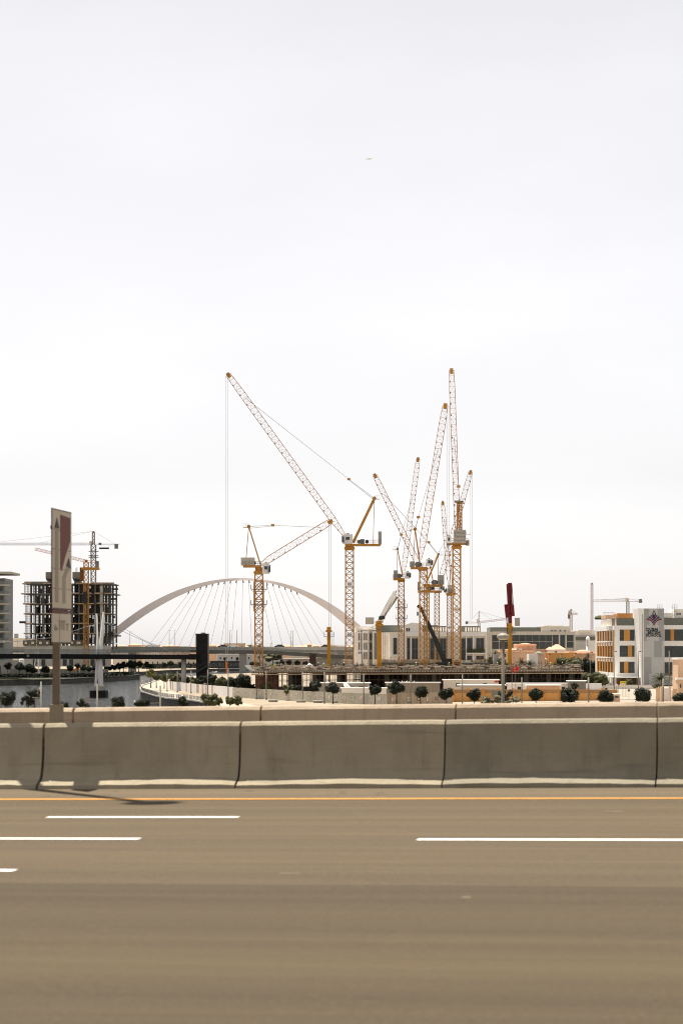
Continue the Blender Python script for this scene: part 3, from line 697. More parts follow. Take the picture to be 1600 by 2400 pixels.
for nm, mm, ma in (('timber_clutter',mt,timber),('starter_bars',mr,rebar),('table_forms',mg,conc_dark),('pale_materials',mw,paving)):
    part(pod, nm, mm, ma)['kind'] = 'stuff'
m = M(); m2 = M()
for i in range(260):                                  # scaffold tubes, props and boards standing about the slab edge
    p = fe[rs.randrange(210)]; x = p.x+rs.uniform(-.3,.3); y = p.y+rs.uniform(.2,9)
    if i % 2: m.bar((x,y,ZS),(x+rs.uniform(-.15,.15),y,ZS+rs.uniform(.9,2.3)),.07)
    else: m2.bar((x-rs.uniform(.4,1.2),y,ZS+rs.uniform(.5,1.5)),(x+rs.uniform(.4,1.2),y,ZS+rs.uniform(.5,1.5)),.07,.12)
part(pod, 'edge_tubes', m, rebar)['kind'] = 'stuff'; part(pod, 'edge_boards', m2, bpy.data.materials['guard_board'])['kind'] = 'stuff'
# heaped white tarpaulin and column cage
b = P(725,1560,640); b.z = ZS
m = M()
for (x,w_,h) in ((-1.6,.9,.5),(-.8,1.0,1.0),(0.0,.9,1.6),(.7,.6,1.3),(1.3,.7,.6)): m.lathe(b+Vector((x,0,0)), [(w_,0),(w_*.9,h*.5),(w_*.4,h*.9),(.05,h)], 8)
solo('tarpaulin_heap', m, white_paint, 'heaped white tarpaulin on the podium slab between two crane masts', 'tarpaulin', org=b)
b = P(733,1560,645); b.z = ZS
t = thing('column_cage', 'dark rebar column cage standing on the podium beside the white tarpaulin', 'rebar cage', b)
m = M().lattice(b, b+Vector((0,0,4.2)), 1.6, 1.6, 8, .16, .12); part(t, 'cage', m, rebar); part(t, 'core', M().bx(b.x-.7,b.y-.7,b.z,b.x+.7,b.y+.7,b.z+4.0), conc_dark)
# upper podium step at the back
b = GP(1030, 835)
t = thing('rear_podium', 'further raised podium deck at the back of the site, edged with clutter', 'building site', b)
part(t, 'deck', M().fb(830, 893, 1552.5, 1165, 1558, 0, 60), conc_dark); part(t, 'underside_wall', M().fb(832, 900, 1558, 1160, 1600, 2, 4), conc_dark)
m = M(); m2 = M()
for i in range(150):
    x = rs.uniform(895,1163); X, Z = XZ(x,1552.5,830+rs.uniform(0,30)); yy = 830+rs.uniform(1,30); Z = ZC+(YH-1552.5)*830/F
    if rs.random() < .5: m.bx(X-rs.uniform(.3,1.2), yy, Z, X+rs.uniform(.3,1.2), yy+.6, Z+rs.uniform(.2,1.0))
    else: m2.bar((X,yy,Z),(X+rs.uniform(-.1,.1),yy,Z+rs.uniform(.8,2.2)),.08)
part(t, 'timber_clutter', m, timber)['kind'] = 'stuff'; part(t, 'starter_bars', m2, rebar)['kind'] = 'stuff'

# workers
def body_mesh(bend, arm):
    me = bpy.data.meshes.new('worker'); bmx = bmesh.new()
    J = {'pel':(0,0,.95),'che':(0,-.25*bend,1.35-.1*bend),'nec':(0,-.32*bend,1.50-.14*bend),'hea':(0,-.36*bend,1.66-.16*bend),
         'hl':(.1,0,.9),'kl':(.12,-.04,.5),'fl':(.12,.02,.06),'tl':(.12,-.14,.04),'hr':(-.1,0,.9),'kr':(-.13,-.02,.5),'fr':(-.14,.06,.06),'tr':(-.14,-.1,.04),
         'sl':(.2,-.27*bend,1.43-.12*bend),'el':(.27,-.27*bend-.05,1.15-.1*bend),'wl':(.24,-.25-.2*arm,.95+.15*arm),'sr':(-.2,-.27*bend,1.43-.12*bend),'er':(-.27,-.27*bend-.03,1.15-.1*bend),'wr':(-.26,-.2-.1*arm,.92)}
    E = [('pel','che'),('che','nec'),('nec','hea'),('pel','hl'),('hl','kl'),('kl','fl'),('fl','tl'),('pel','hr'),('hr','kr'),('kr','fr'),('fr','tr'),('che','sl'),('sl','el'),('el','wl'),('che','sr'),('sr','er'),('er','wr')]
    rad = dict(pel=.15,che=.17,nec=.07,hea=.11,hl=.1,kl=.07,fl=.05,tl=.04,hr=.1,kr=.07,fr=.05,tr=.04,sl=.08,el=.055,wl=.045,sr=.08,er=.055,wr=.045)
    ks = list(J); vs = {k: bmx.verts.new(J[k]) for k in ks}
    for a, b in E: bmx.edges.new((vs[a], vs[b]))
    bmx.to_mesh(me); bmx.free()
    o = bpy.data.objects.new('w', me); COL.objects.link(o); o.modifiers.new('s','SKIN'); o.modifiers.new('u','SUBSURF').levels = 1
    for i, k in enumerate(ks): me.skin_vertices[0].data[i].radius = (rad[k],)*2
    me.skin_vertices[0].data[0].use_root = True
    bpy.context.view_layer.update()
    r = bpy.data.meshes.new_from_object(o.evaluated_get(bpy.context.evaluated_depsgraph_get())); bpy.data.objects.remove(o)
    r.materials.clear(); r.materials.append(navy); r.materials.append(skin)
    for p in r.polygons: p.material_index = 1 if p.center.z > 1.5-.15*bend and abs(p.center.x) < .15 else 0; p.use_smooth = True
    return r, J
def worker(label, px, d, z, bend, arm, rz, vest=True, group='site workers on the podium'):
    key = (bend, arm)
    if key not in _fc:
        r, J = body_mesh(bend, arm); c = Vector(J['che']); h = Vector(J['hea'])
        v = M().lathe((0,0,0), [(.19,-.34),(.215,-.1),(.22,.06),(.15,.13)], 10); v.v = [(x*1.05, y*.85+c.y*(.55+.45*(z_+.34)/.47), z_+c.z+.02) for x,y,z_ in v.v]
        hm = M().lathe(h+Vector((0,0,.02)), [(.165,0),(.15,.06),(.1,.13),(.02,.16)], 10)
        a = v.mesh('vest'); a.materials.append(hivis); b = hm.mesh('helmet'); b.materials.append(white_paint); _fc[key] = (r, a, b)
    r, a, b = _fc[key]
    X = (px-CX)*d/F; t = thing('person', label, 'person', (X,d,z), group); t.rotation_euler = (0,0,rz)
    bo = inst(t, 'body', r)
    if vest: inst(t, 'vest', a)
    inst(t, 'helmet', b)
WK = [('standing worker in white helmet and vest nearest the left podium corner',637,625,0,0,.4,True),('worker in vest beside another, left of the dark barrow',643,628,0.15,1,-.5,True),
      ('bending worker in vest at the slab edge below the dark barrow',645,606,.9,1,.3,True),('bending worker in vest at the slab edge near the column cage',661,607,.9,1,-.6,True),
      ('worker in dark clothes and helmet right of the tarpaulin heap',745,640,.15,1,2.0,False),('worker standing before the mast of the crane with the tall white cab',806,635,0,0,1.0,False),
      ('worker bending over formwork below the amber post',756,622,.9,1,.9,True),('worker in vest at the foot of the double crane mast',975,640,0,0,.3,True),
      ('worker in vest between the telescopic boom and the crane numbered eight',1052,645,.15,1,-.4,True),('worker in vest left of the two red flags',1165,650,0,0,.8,True),
      ('worker at the right end of the podium beside dark stacks',1317,660,0,0,.2,False),('worker in vest near the right end of the podium',1290,655,.15,1,-.9,True)]
for lab, px, d, bend, arm, rz, ve in WK: worker(lab, px, d, ZS, bend, arm, rz, ve)
b = P(651,1562,622); b.z = ZS
t = thing('wheelbarrow', 'dark loaded barrow on the podium slab among the workers', 'barrow', b)
part(t, 'load', M().lathe(b+Vector((0,0,.5)), [(.3,0),(.8,.3),(.7,.7),(.2,.9)], 10), dark_steel); part(t, 'wheel', M().tube(b+Vector((-.9,-.1,.25)), b+Vector((-.9,.1,.25)), .25, None, 12), tyre)
part(t, 'frame', M().bar(b+Vector((-.9,0,.25)), b+Vector((1.2,.25,.7)), .07).bar(b+Vector((.5,.2,.45)), b+Vector((.5,.2,0)), .06), dark_steel)

# ================================================================== TOWER CRANES
plate_txt = mat('plate_text', (0.20,0.03,0.04), 0.7, 0.05)
def mpx(d): return d/F                                # metres per photograph pixel
def cab_part(t, d, x0, y0, x1, y1, face, dy=-1.2):
    m = M().fb(d, x0, y0, x1, y1, dy-.9, dy+.9); c = part(t, 'cab', m, white_paint)
    X0, Z0 = XZ(x0,y0,d); X1, Z1 = XZ(x1,y1,d); zc = (Z0+Z1)/2; r = (Z0-Z1)*.36
    yf = d+dy-.9
    if face:                                           # dark window drum on the side it faces
        xs = X1 if face > 0 else X0
        part(c, 'window', M().tube((xs-.35*face,d+dy-.62,zc),(xs+.28*face,d+dy-.62,zc), r*1.02, r*1.02, 16), glass)
        part(c, 'window_ring', M().tube((xs-.3*face,d+dy-.62,zc),(xs-.12*face,d+dy-.62,zc), r*1.16, None, 16), grey_steel)
    part(c, 'side_window', M().bx(X0+(X1-X0)*.3, yf-.02, zc-.25, X1-(X1-X0)*.3, yf+.02, zc+.6), glass)
    part(c, 'roof_unit', M().bx(X0+(X1-X0)*.35, d+dy-.3, Z0, X0+(X1-X0)*.65, d+dy+.3, Z0+.35), pole_grey)
    return c
def luffer(label, d, mast, jib, deck, aframe, cw, cab, block=None, jatt=.82, hoist=None, text=None, frames=(), mat_m=orange, mat_j=orange_pale, base=None, jw=None, aw=1.0, style='Z', cwl=0, front=False, hookend=True):
    x0, x1, ytop = mast; k = mpx(d); mw = (x1-x0)*k; xc = (x0+x1)/2
    zb = ZS if base is None else base
    b = GP(xc, d, zb); t = thing('tower_crane', label, 'tower crane', b, 'luffing tower cranes on the podium site')
    top = P(xc, ytop, d)
    n = max(6, int((top.z-zb)/mw/0.78))
    part(t, 'mast', M().lattice(b, top, mw, mw, n, .145*mw, .060*mw), mat_m)
    part(t, 'mast_base', M().bx(b.x-mw*.62,b.y-mw*.62,zb,b.x+mw*.62,b.y+mw*.62,zb+.5), conc_dark)
    # slewing collar
    m = M(); h = mw*.42
    for s0, s1, z0, z1 in ((.56,.68,0,.5*h),(.68,.62,.5*h,.85*h),(.55,.55,.85*h,1.1*h)):
        vs = []
        for s_, z in ((s0,z0),(s1,z1)): vs += [(top.x-mw*s_,d-mw*s_,top.z+z),(top.x+mw*s_,d-mw*s_,top.z+z),(top.x+mw*s_,d+mw*s_,top.z+z),(top.x-mw*s_,d+mw*s_,top.z+z)]
        m.add(vs, [(0,3,2,1),(4,5,6,7),(0,1,5,4),(1,2,6,5),(2,3,7,6),(3,0,4,7)])
    part(t, 'slewing_ring', m, mat_m)
    zd_ = P(0,deck[2]+5,d).z
    if zd_ > top.z+h*1.1+.05: part(t, 'slewing_pedestal', M().tube((top.x,d,top.z+h*1.05), (top.x,d,zd_+.02), mw*.42, mw*.5, 12), mat_m)
    # machinery deck
    dx0, dx1, dy0 = deck; part(t, 'machinery_deck', M().fb(d, dx0, dy0, dx1, dy0+5, -1.5, 1.5), mat_m)
    zdk = P(0,dy0,d).z; rl = M()
    for yy in (-1.5, 1.5):
        X0 = (dx0-CX)*k; X1 = (dx1-CX)*k
        for i in range(7): rl.bar((X0+(X1-X0)*i/6,d+yy,zdk),(X0+(X1-X0)*i/6,d+yy,zdk+1.1),.06)
        for z in (.55,1.1): rl.bar((X0,d+yy,zdk+z),(X1,d+yy,zdk+z),.05)
    part(t, 'deck_railing', rl, pole_grey)
    lo, hi = min(dx0,dx1), max(dx0,dx1); mid = (lo+hi)/2
    for q, (fx, rr) in enumerate(((.40,.55),(.62,.5))):
        X = (lo+(hi-lo)*fx-CX)*k; part(t, 'winch_drum', M().tube((X,d-.9,zdk+.65),(X,d+.9,zdk+.65),rr,None,12), dark_steel if q else grey_steel)
    X = (lo+(hi-lo)*.5-CX)*k; part(t, 'engine_box', M().bx(X-.7,d-1.1,zdk+.05,X+.5,d+.2,zdk+1.35), grey_steel)
    # counterweight slabs
    if cw:
        cx0, cy0, cx1, cy1 = cw; nn = 3
        for i in range(nn):
            if front: part(t, 'counterweight', M().fb(d, cx0, cy0, cx1, cy1, -3.0+i*.62, -3.0+i*.62+.56), conc_pale)
            else:
                w_ = (cx1-cx0)/nn; part(t, 'counterweight', M().fb(d, cx0+w_*i, cy0, cx0+w_*(i+1)-.25, cy1, -1.35, 1.35), conc_pale if cwl == 0 else beige_grey)
    # A-frame
    (ax0, ay0), (ax1, ay1), (tx, ty) = aframe
    ma = M()
    for s_ in (-.9, .9):
        off = Vector((0,s_,0)); o2 = Vector((0,s_*.45,0))
        ma.bar(P(ax0,ay0,d)+off, P(tx,ty,d)+o2, .154*mw*aw)
        ma.bar(P(ax1,ay1,d)+off, P(tx,ty,d)+o2, .05*mw*1.2)
    for i in range(1, 6):
        f_ = i/6; pA = P(ax0,ay0,d).lerp(P(tx,ty,d), f_); pB = P(ax1,ay1,d).lerp(P(tx,ty,d), f_)
        ma.bar(pA+Vector((0,.8-.4*f_,0)), pA+Vector((0,-.8+.4*f_,0)), .07*mw)
    part(t, 'a_frame', ma, mat_m)
    tp = P(tx,ty,d); part(t, 'head_sheave', M().tube(tp+Vector((0,-.6,0)), tp+Vector((0,.6,0)), .34*mw*.7, None, 12), mat_m)
    hp = M(); sgn = 1 if ax1 > ax0 else -1
    for z in (0,.9): hp.bar(tp+Vector((.1*sgn,-.7,z-.2)), tp+Vector((1.5*sgn,-.7,z-.2)), .05)
    for xx in (.1,.8,1.5): hp.bar(tp+Vector((xx*sgn,-.7,-.25)), tp+Vector((xx*sgn,-.7,.75)), .05)
    hp.bx(min(tp.x,tp.x+1.5*sgn),tp.y-.7,tp.z-.28,max(tp.x,tp.x+1.5*sgn),tp.y+.7,tp.z-.22); part(t, 'service_platform', hp, pole_grey)
    if cab: cab_part(t, d, *cab)
    # jib
    jx0, jy0, jx1, jy1 = jib; jw_ = (jw or 15)*k; A, B = P(jx0,jy0,d), P(jx1,jy1,d); ln = (B-A).length
    part(t, 'jib', M().lattice(A, B, jw_*.85, jw_, int(ln/jw_/.95), max(.07,.07*jw_), .030*jw_, tri=False, style=style, taper0=.35, taper1=.8), mat_j)
    u = (B-A).normalized(); hd = M().obox(B-u*.2, u*.7, Vector((0,jw_*.40,0)), Vector((-u.z,0,u.x))*jw_*.28); part(t, 'jib_head', hd, mat_m)
    wk = M(); nrm_ = Vector((-u.z,0,u.x)); nrm_ = nrm_ if nrm_.z > 0 else -nrm_
    for i in range(1, int(ln/jw_/1.9)): 
        c = A+u*(ln*i/int(ln/jw_/1.9)); wk.obox(c-nrm_*jw_*.35, u*.22, Vector((0,.1,0)), nrm_*.12)
    part(t, 'walkway_fittings', wk, grey_steel)['kind'] = 'stuff'
    ja = A+(B-A)*jatt
    lines = M()
    if block:
        bk = P(block[0], block[1], d)
        for s_ in (-.35,.35): lines.tube(tp+Vector((0,s_,0)), bk+Vector((0,s_*.4,0)), .045, None, 5)
        for s_ in (-.3,.3): lines.tube(tp+Vector((0,s_,-.5)), bk+Vector((0,s_*.4,-.2)), .045, None, 5)
        for s_ in (-.3,.3): lines.tube(bk, ja+Vector((0,s_,0)), .05, None, 5)
        part(t, 'luffing_block', M().obox(bk, (.45,0,0), (0,.3,0), (0,0,.32)), mat_m)
    else: lines.tube(tp, ja, .05, None, 5)
    part(t, 'luffing_ropes', lines, rope)
    if hoist:
        hx, hy0, hy1 = hoist; m = M()
        for s_ in (-.28,.28): m.tube(P(hx,hy0,d)+Vector((s_,0,0)), P(hx,hy1,d)+Vector((s_,0,0)), .05, None, 5)
        part(t, 'hoist_rope', m, mat_rope_thin)
        if hookend:
            e = P(hx,hy1,d); part(t, 'hook_block', M().bx(e.x-.32,e.y-.25,e.z-1.7,e.x+.32,e.y+.25,e.z).bx(e.x-.14,e.y-.1,e.z-3.2,e.x+.14,e.y+.1,e.z-1.7), orange_bright)
    for fy in frames:
        c = P(xc,fy,d); m = M(); r_ = mw*.95
        for s_ in (-1,1):
            m.obox(c+Vector((s_*mw*.78,0,0)), (mw*.25,0,0), (0,r_,0), (0,0,.06)); m.obox(c+Vector((0,s_*mw*.78,0)), (mw*.5,0,0), (0,mw*.25,0), (0,0,.06))
            for q in (-1,0,1): m.bar(c+Vector((s_*mw*1.02,q*r_*.98,0)), c+Vector((s_*mw*1.02,q*r_*.98,1.2)), .06)
            m.bar(c+Vector((s_*mw*1.02,-r_,1.2)), c+Vector((s_*mw*1.02,r_,1.2)), .06); m.bar(c+Vector((s_*mw*1.02,-r_,.6)), c+Vector((s_*mw*1.02,r_,.6)), .05)
            m.bar(c+Vector((s_*mw*.98,-.5*r_,-.1)), c+Vector((s_*mw*.5,-.5*r_,-1.3)), .09)
        part(t, 'climbing_platform', m, grey_steel)
    if frames and len(frames) > 1:
        z0, z1 = P(0,frames[-1]+16,d).z, P(0,frames[0]-18,d).z
        part(t, 'climbing_frame', M().lattice(GP(xc,d,z0), GP(xc,d,z1), mw*1.16, mw*1.16, max(3,int((z1-z0)/mw/1.1)), .16*mw, .06*mw), mat_m)
    if text:
        for body, ty_ in text:
            c = P(xc,ty_,d)+Vector((0,-mw*.62,0)); pl_ = part(t, 'number_plate', M().bx(c.x-mw*.32,c.y-.04,c.z-mw*.30,c.x+mw*.32,c.y+.04,c.z+mw*.30), cream_lt)
            text_part(pl_, 'lettering', body, mw*.30, c+Vector((0,-.06,0)), plate_txt, bold=.02)
    return t
mat_rope_thin = mat('hoist_rope_grey', (0.60,0.59,0.59), 0.6, 0.05)

luffer('tower crane with raised right-leaning short jib, grey counterweight and plate TC-7', 660, (597.5,615.5,1346), (611,1323,775,1222), (570,612,1325),
       ((611,1325),(577,1308),(583,1234)), (565,1307,597,1325), (615,1321,632,1345,1), block=(639,1231), jatt=.86, hoist=(773,1224,1474), text=[('TC-7',1489)], frames=(1381,1417), style='Z', jw=15, cwl=1, hookend=False)
luffer('largest tower crane with a long jib raised to upper left, plate TC-9', 690, (809.5,828,1289), (812,1262,535,878), (808,891,1275),
       ((827,1272),(874,1274),(877,1168)), (886,1246,894,1276), (803,1253,826,1275,-1), block=(817,1123), jatt=.86, hoist=(531,882,1552), text=[('TC-9',1370),('TC-9',1488)], jw=14.5, aw=2.1)
luffer('tower crane with steep jib left of the double mast, grey cab, plate TC-6', 735, (933.5,946.5,1364), (944,1348,979,1076), (921,948,1355),
       ((943,1352),(929,1352),(931,1287)), (922,1337,932,1356), (949,1341,960,1356,1), block=(940,1253), jatt=.7, text=[('TC-6',1470)], frames=(1424,1450), jw=11, mat_j=orange_pale)
luffer('tower crane with wide steep jib at the double mast, railed deck', 652, (983,1000,1337), (984,1312,1043,950), (962,998,1329),
       ((983,1318),(968,1322),(972,1240)), (960,1316,971,1329), (998,1311,1011,1327,1), block=(980,1212), jatt=.72, hoist=(1049,950,1330), frames=(), jw=15, hookend=False)
luffer('tower crane whose jib leans far left behind the double mast', 722, (993,1005,1374), (999,1362,878,1114), (999,1037,1370),
       ((1001,1360),(1026,1369),(1027,1299)), (1025,1348,1040,1370), None, block=(1004,1271), jatt=.82, jw=12, aw=1.8)
luffer('tower crane with black-and-white round cab and right-leaning jib', 762, (1018,1029,1390), (1027,1375,1102,1106), (979,1034,1384),
       ((1018,1383),(984,1383),(1008,1330)), (978,1364,983,1383), (1027,1373,1038,1385,1), block=None, jatt=.6, hoist=(1104,1108,1450), text=[('TC-3',1486)], jw=11, mat_m=orange, hookend=False)
luffer('smaller tower crane with steep pale jib and rusty drum cab', 775, (1047.5,1057,1396), (1052,1372,1037,1178), (1045,1066,1390),
       ((1052,1388),(1060,1388),(1056,1326)), (1048,1371,1064,1389), (1041,1380,1048,1390,-1), block=(1053,1301), jatt=.8, text=[('TC-1',1471)], jw=9, cwl=1)
c8 = luffer('tallest tower crane with near-vertical jib and scrawled counterweight, plate TC-8', 640, (1060.5,1078.5,1286), (1072,1262,1057.5,868), (1046,1097,1272),
       ((1068,1262),(1080,1262),(1075,1178)), (1062,1243,1090,1274), (1045,1258,1056,1274,0), block=(1074,1140), jatt=.6, text=[('TC-8',1429)], jw=13, front=True)
b = P(1076,1258,640)
for i, ln in enumerate(('fownclob','Pailwng','Ecpnm')): text_part(c8, 'scrawl', ln, .95, b+Vector((0,-3.04,.95-i*1.0)), sign_grey, bold=-.012)
part(c8, 'plant_cabin', M().fb(640, 1045, 1265, 1054, 1279, -2, -.5), grey_steel); part(c8, 'plant_cabin', M().fb(640, 1091, 1267, 1098, 1279, -2, -.5), grey_steel)
part(c8, 'wind_vane', M().bar(P(1090,1252,640), P(1102,1252,640), .12), brand_red)
m = M().fb(640, 1065, 1174.5, 1085, 1177.5, -1.6, 1.6); part(c8, 'head_platform', m, grey_steel)
part(c8, 'a_frame', M().lattice(P(1076,1262,640), P(1076,1178,640), 2.0, 1.2, 10, .2, .1), orange)
# machinery of the largest crane: extra blocks seen on its deck
def dish():
    pass

def placing_boom(label, d, x0, x1, ytop, colm, fold, cwbox, boom_mat, ybot=None, platform=True):
    xc = (x0+x1)/2; k = mpx(d); b = GP(xc,d,ZS if ybot is None else ybot); w_ = (x1-x0)*k
    t = thing('placing_boom', label, 'placing boom', b, 'concrete placing booms')
    tp = P(xc,ytop,d); part(t, 'column', M().bx(b.x-w_/2,d-w_/2,b.z,b.x+w_/2,d+w_/2,tp.z), colm)
    for z in np.arange(b.z+1.5, tp.z-.5, 2.2): part(t, 'stiffener', M().bx(b.x-w_*.54,d-w_*.54,z,b.x+w_*.54,d+w_*.54,z+.12), colm)
    lad = M(); xl = b.x+w_*.8
    for s_ in (-.25,.25): lad.bar((xl+s_+.3,d,b.z),(xl+s_+.3,d,tp.z),.05)
    for z in np.arange(b.z, tp.z, .5): lad.bar((xl+.05,d,z),(xl+.55,d,z),.04)
    part(t, 'ladder', lad, pole_grey)
    m = M().bx(b.x-w_*.9,d-w_*.9,tp.z,b.x+w_*.9,d+w_*.9,tp.z+.5).bx(b.x-w_*.6,d-w_*.6,tp.z+.5,b.x+w_*.6,d+w_*.6,tp.z+1.3); part(t, 'turntable', m, colm)
    pz = tp.z-1.2; pf = M().bx(b.x-w_*1.5,d-w_*1.5,pz,b.x+w_*1.5,d+w_*1.5,pz+.12)
    for sx in (-1,0,1):
        for sy in (-1,1): pf.bar((b.x+sx*w_*1.5,d+sy*w_*1.5,pz),(b.x+sx*w_*1.5,d+sy*w_*1.5,pz+1.2),.06)
    for z in (.6,1.2):
        for sy in (-1,1): pf.bar((b.x-w_*1.5,d+sy*w_*1.5,pz+z),(b.x+w_*1.5,d+sy*w_*1.5,pz+z),.05)
    part(t, 'work_platform', pf, grey_steel)
    for (xa,ya,xb,yb,wd,ma) in fold: part(t, 'boom_section', M().bar(P(xa,ya,d)+Vector((0,random.uniform(-.6,.6),0)), P(xb,yb,d)+Vector((0,random.uniform(-.4,.4),0)), wd, wd), ma)
    if cwbox:
        cwb = part(t, 'counterweight', M().fb(d, *cwbox, -1, 1), beige_grey); 
        X0,Z0 = XZ(cwbox[0],cwbox[1],d); X1,Z1 = XZ(cwbox[2],cwbox[3],d)
        for i in range(6): part(cwb, 'rib', M().bx(X0+(X1-X0)*(i+.2)/6,d-1.08,Z1,X0+(X1-X0)*(i+.5)/6,d-1.0,Z0), conc_pale)
    return t
placing_boom('plain amber placing-boom column with empty top platform left of the TC-9 mast', 628, 766.5, 774.5, 1481, amber, [], None, amber)
placing_boom('amber column carrying a folded white placing boom and ribbed grey box', 615, 883, 893.5, 1467, amber,
    [(888,1460,925,1386,.75,white_paint),(893,1458,929,1392,.5,white_paint),(896,1449,931,1399,.5,pole_grey),(885,1455,915,1397,.5,white_paint),(899,1447,929,1384,.3,pole_grey),(887,1449,901,1447,.9,dark_steel),(880,1459,897,1456,.8,white_paint)], (856,1447,876,1463), white_paint)
placing_boom('amber column carrying a folded dark red placing boom upright', 640, 1189.5, 1198, 1472, amber,
    [(1188,1369,1192,1440,.55,red_boom),(1192,1366,1195,1452,.6,red_boom),(1196,1366,1199,1440,.5,red_boom),(1199,1368,1203,1430,.14,dark_steel),(1185,1417,1188,1447,.9,red_boom),(1199,1417,1201,1444,.9,red_boom),(1194,1440,1195,1485,1.0,red_boom),(1186,1440,1188,1487,.25,dark_steel)], (1206,1448,1217,1467), red_boom)
# mobile crane with a dark telescopic boom
d = 705; b = GP(1045, d, ZS)
t = thing('mobile_crane', 'mobile crane with dark telescopic boom leaning left across the masts', 'mobile crane', b)
part(t, 'carrier', M().bx(b.x-3,d-1.3,ZS+.6,b.x+4,d+1.3,ZS+1.5).bx(b.x-1.0,d-1.2,ZS+1.5,b.x+2,d+1.2,ZS+2.6), dark_steel)
for xx in (-2.4,-.8,1.4,3.0): part(t, 'wheel', M().tube((b.x+xx,d-1.4,ZS+.6),(b.x+xx,d+1.4,ZS+.6),.6,None,14), tyre)
for (xa,ya,xb,yb,w_) in ((1046,1560,1022,1505,1.5),(1024,1509,1002,1460,1.2),(1004,1464,985,1424,.9)): part(t, 'boom_section', M().bar(P(xa,ya,d),P(xb,yb,d),w_), mat('boom_charcoal', (0.04,0.042,0.038), .5, .15, .5))
part(t, 'boom_head', M().bar(P(986,1427,d),P(978,1419,d),.8), dark_steel); part(t, 'hook_rope', M().bar(P(978,1420,d),P(978,1436,d),.12), rope)
part(t, 'hook_block', M().fb(d, 976.5, 1434, 980, 1443, -.3, .3), dark_steel)

# distant tower cranes
def hammerhead(label, d, mx, mw, ybase, yj, xtip, xctr, ytop, cwr, mm, mj, jh=4.5, luff=None, name='hammerhead_crane', base=None, cab=True):
    k = mpx(d); b = P(mx,ybase,d); b.z = base if base is not None else b.z; t = thing(name, label, 'tower crane', b); top = P(mx,yj,d); w_ = mw*k
    part(t, 'mast', M().lattice(b, top, w_, w_, max(3,int((top.z-b.z)/w_/1.1)), .15*w_, .07*w_), mm)
    yt2 = luff if luff is not None else yj
    A, B = P(mx,yj-jh*.4,d), P(xtip,yt2-jh*.4,d); j = jh*k
    part(t, 'jib', M().lattice(A, B, j, j, max(6,int((B-A).length/j)), .14*j, .07*j, tri=True, style='Z'), mj)
    C = P(xctr,yj,d); part(t, 'counter_jib', M().bar(top, C, .5*k*3, .4*k*3).bar(top+Vector((0,1,.9)), C+Vector((0,1,.9)), .08), mj)
    part(t, 'counterweight', M().fb(d, *cwr, -.8, .8), grey_steel)
    T = P(mx,ytop,d); hw_ = w_*.4
    part(t, 'tower_head', M().lattice(top, T, w_*.5, w_*.5, 4, .14*w_, .07*w_, taper1=.4), mj)
    m = M()
    for f_ in (.45,.85): m.tube(T, A.lerp(B,f_)+Vector((0,0,j*.5)), .03*d/700, None, 5)
    m.tube(T, C.lerp(top,.12), .03*d/700, None, 5); part(t, 'tie_bar', m, rope)
    if cab: part(t, 'cab', M().fb(d, mx-mw*.5-3.5, yj-9, mx-mw*.5+1, yj+1, -1, 1), cream)
    return t
DL = 1270
hc = hammerhead('grey-white flat-jib tower crane behind the unfinished tower, jib running out of frame', DL, 219.5, 11, 1372, 1277, -60, 280, 1245, (269,1275,277,1286), pole_grey, mat('jib_dusty', (0.33,0.27,0.25), .6, .1), jh=5)
for y in (1293,1303,1307): 
    c = P(219.5,y,DL); part(hc, 'mast_platform', M().bx(c.x-2.4,DL-2,c.z,c.x+2.6,DL+2,c.z+.25), grey_steel)
part(hc, 'banner', M().fb(DL, 233, 1283, 256, 1287, -.1, .1), dark_steel); part(hc, 'winch', M().fb(DL, 232, 1272, 238, 1277, -1, 1), grey_steel)
oc = hammerhead('orange tower crane on the unfinished tower with jib sloping up to the left', 1091, 202.5, 10.5, 1560, 1318, 83, 228, 1312, (225,1315,232,1331), orange, orange_pale, jh=6, luff=1289, base=G, cab=False)
part(oc, 'service_cab', M().fb(1091, 188, 1330, 196, 1362, -1, 1), mat('rust_brown', (0.20,0.075,0.03), .6, .2)); part(oc, 'collar', M().fb(1091, 192, 1330, 233, 1336, -2, 2), orange)
part(oc, 'banner', M().fb(1091, 197, 1388, 207, 1415, -3.2, -3.0), dark_steel)
hammerhead('far pinkish tower crane right of the crane numbered eight, jib dipping right', 1900, 1122, 5, 1470, 1460, 1190, 1092, 1433, (1090,1456,1096,1463), mat('far_crane', (0.42,0.30,0.27), .7, .1), mat('far_crane_jib', (0.42,0.30,0.27), .7, .1), jh=4, luff=1452, base=G)
hammerhead('far short orange crane above the grey office roof', 1500, 1337, 5.5, 1485, 1440, 1352, 1331, 1427, (1330,1438,1335,1450), orange_pale, orange_pale, jh=3.5, base=G)
hammerhead('far white flat-jib crane on a lattice mast behind the school roof', 1100, 1470, 6, 1450, 1410, 1390, 1505, 1402, (1496,1404,1503,1413), grey_steel, mat('far_white_jib', (0.55,0.50,0.50), .7, .05), jh=5, base=G)
b = GP(1386,1350,G); t = thing('lattice_mast', 'lone thin pink lattice mast rising left of the school', 'mast', b)
part(t, 'mast', M().lattice(b, P(1386,1368,1350), 1.2, 1.2, 40, .17, .09), mat('mast_pink', (0.45,0.27,0.22), .7, .1)); part(t, 'mast_top', M().fb(1350,1384.5,1366,1387.5,1370,-.4,.4), grey_steel)

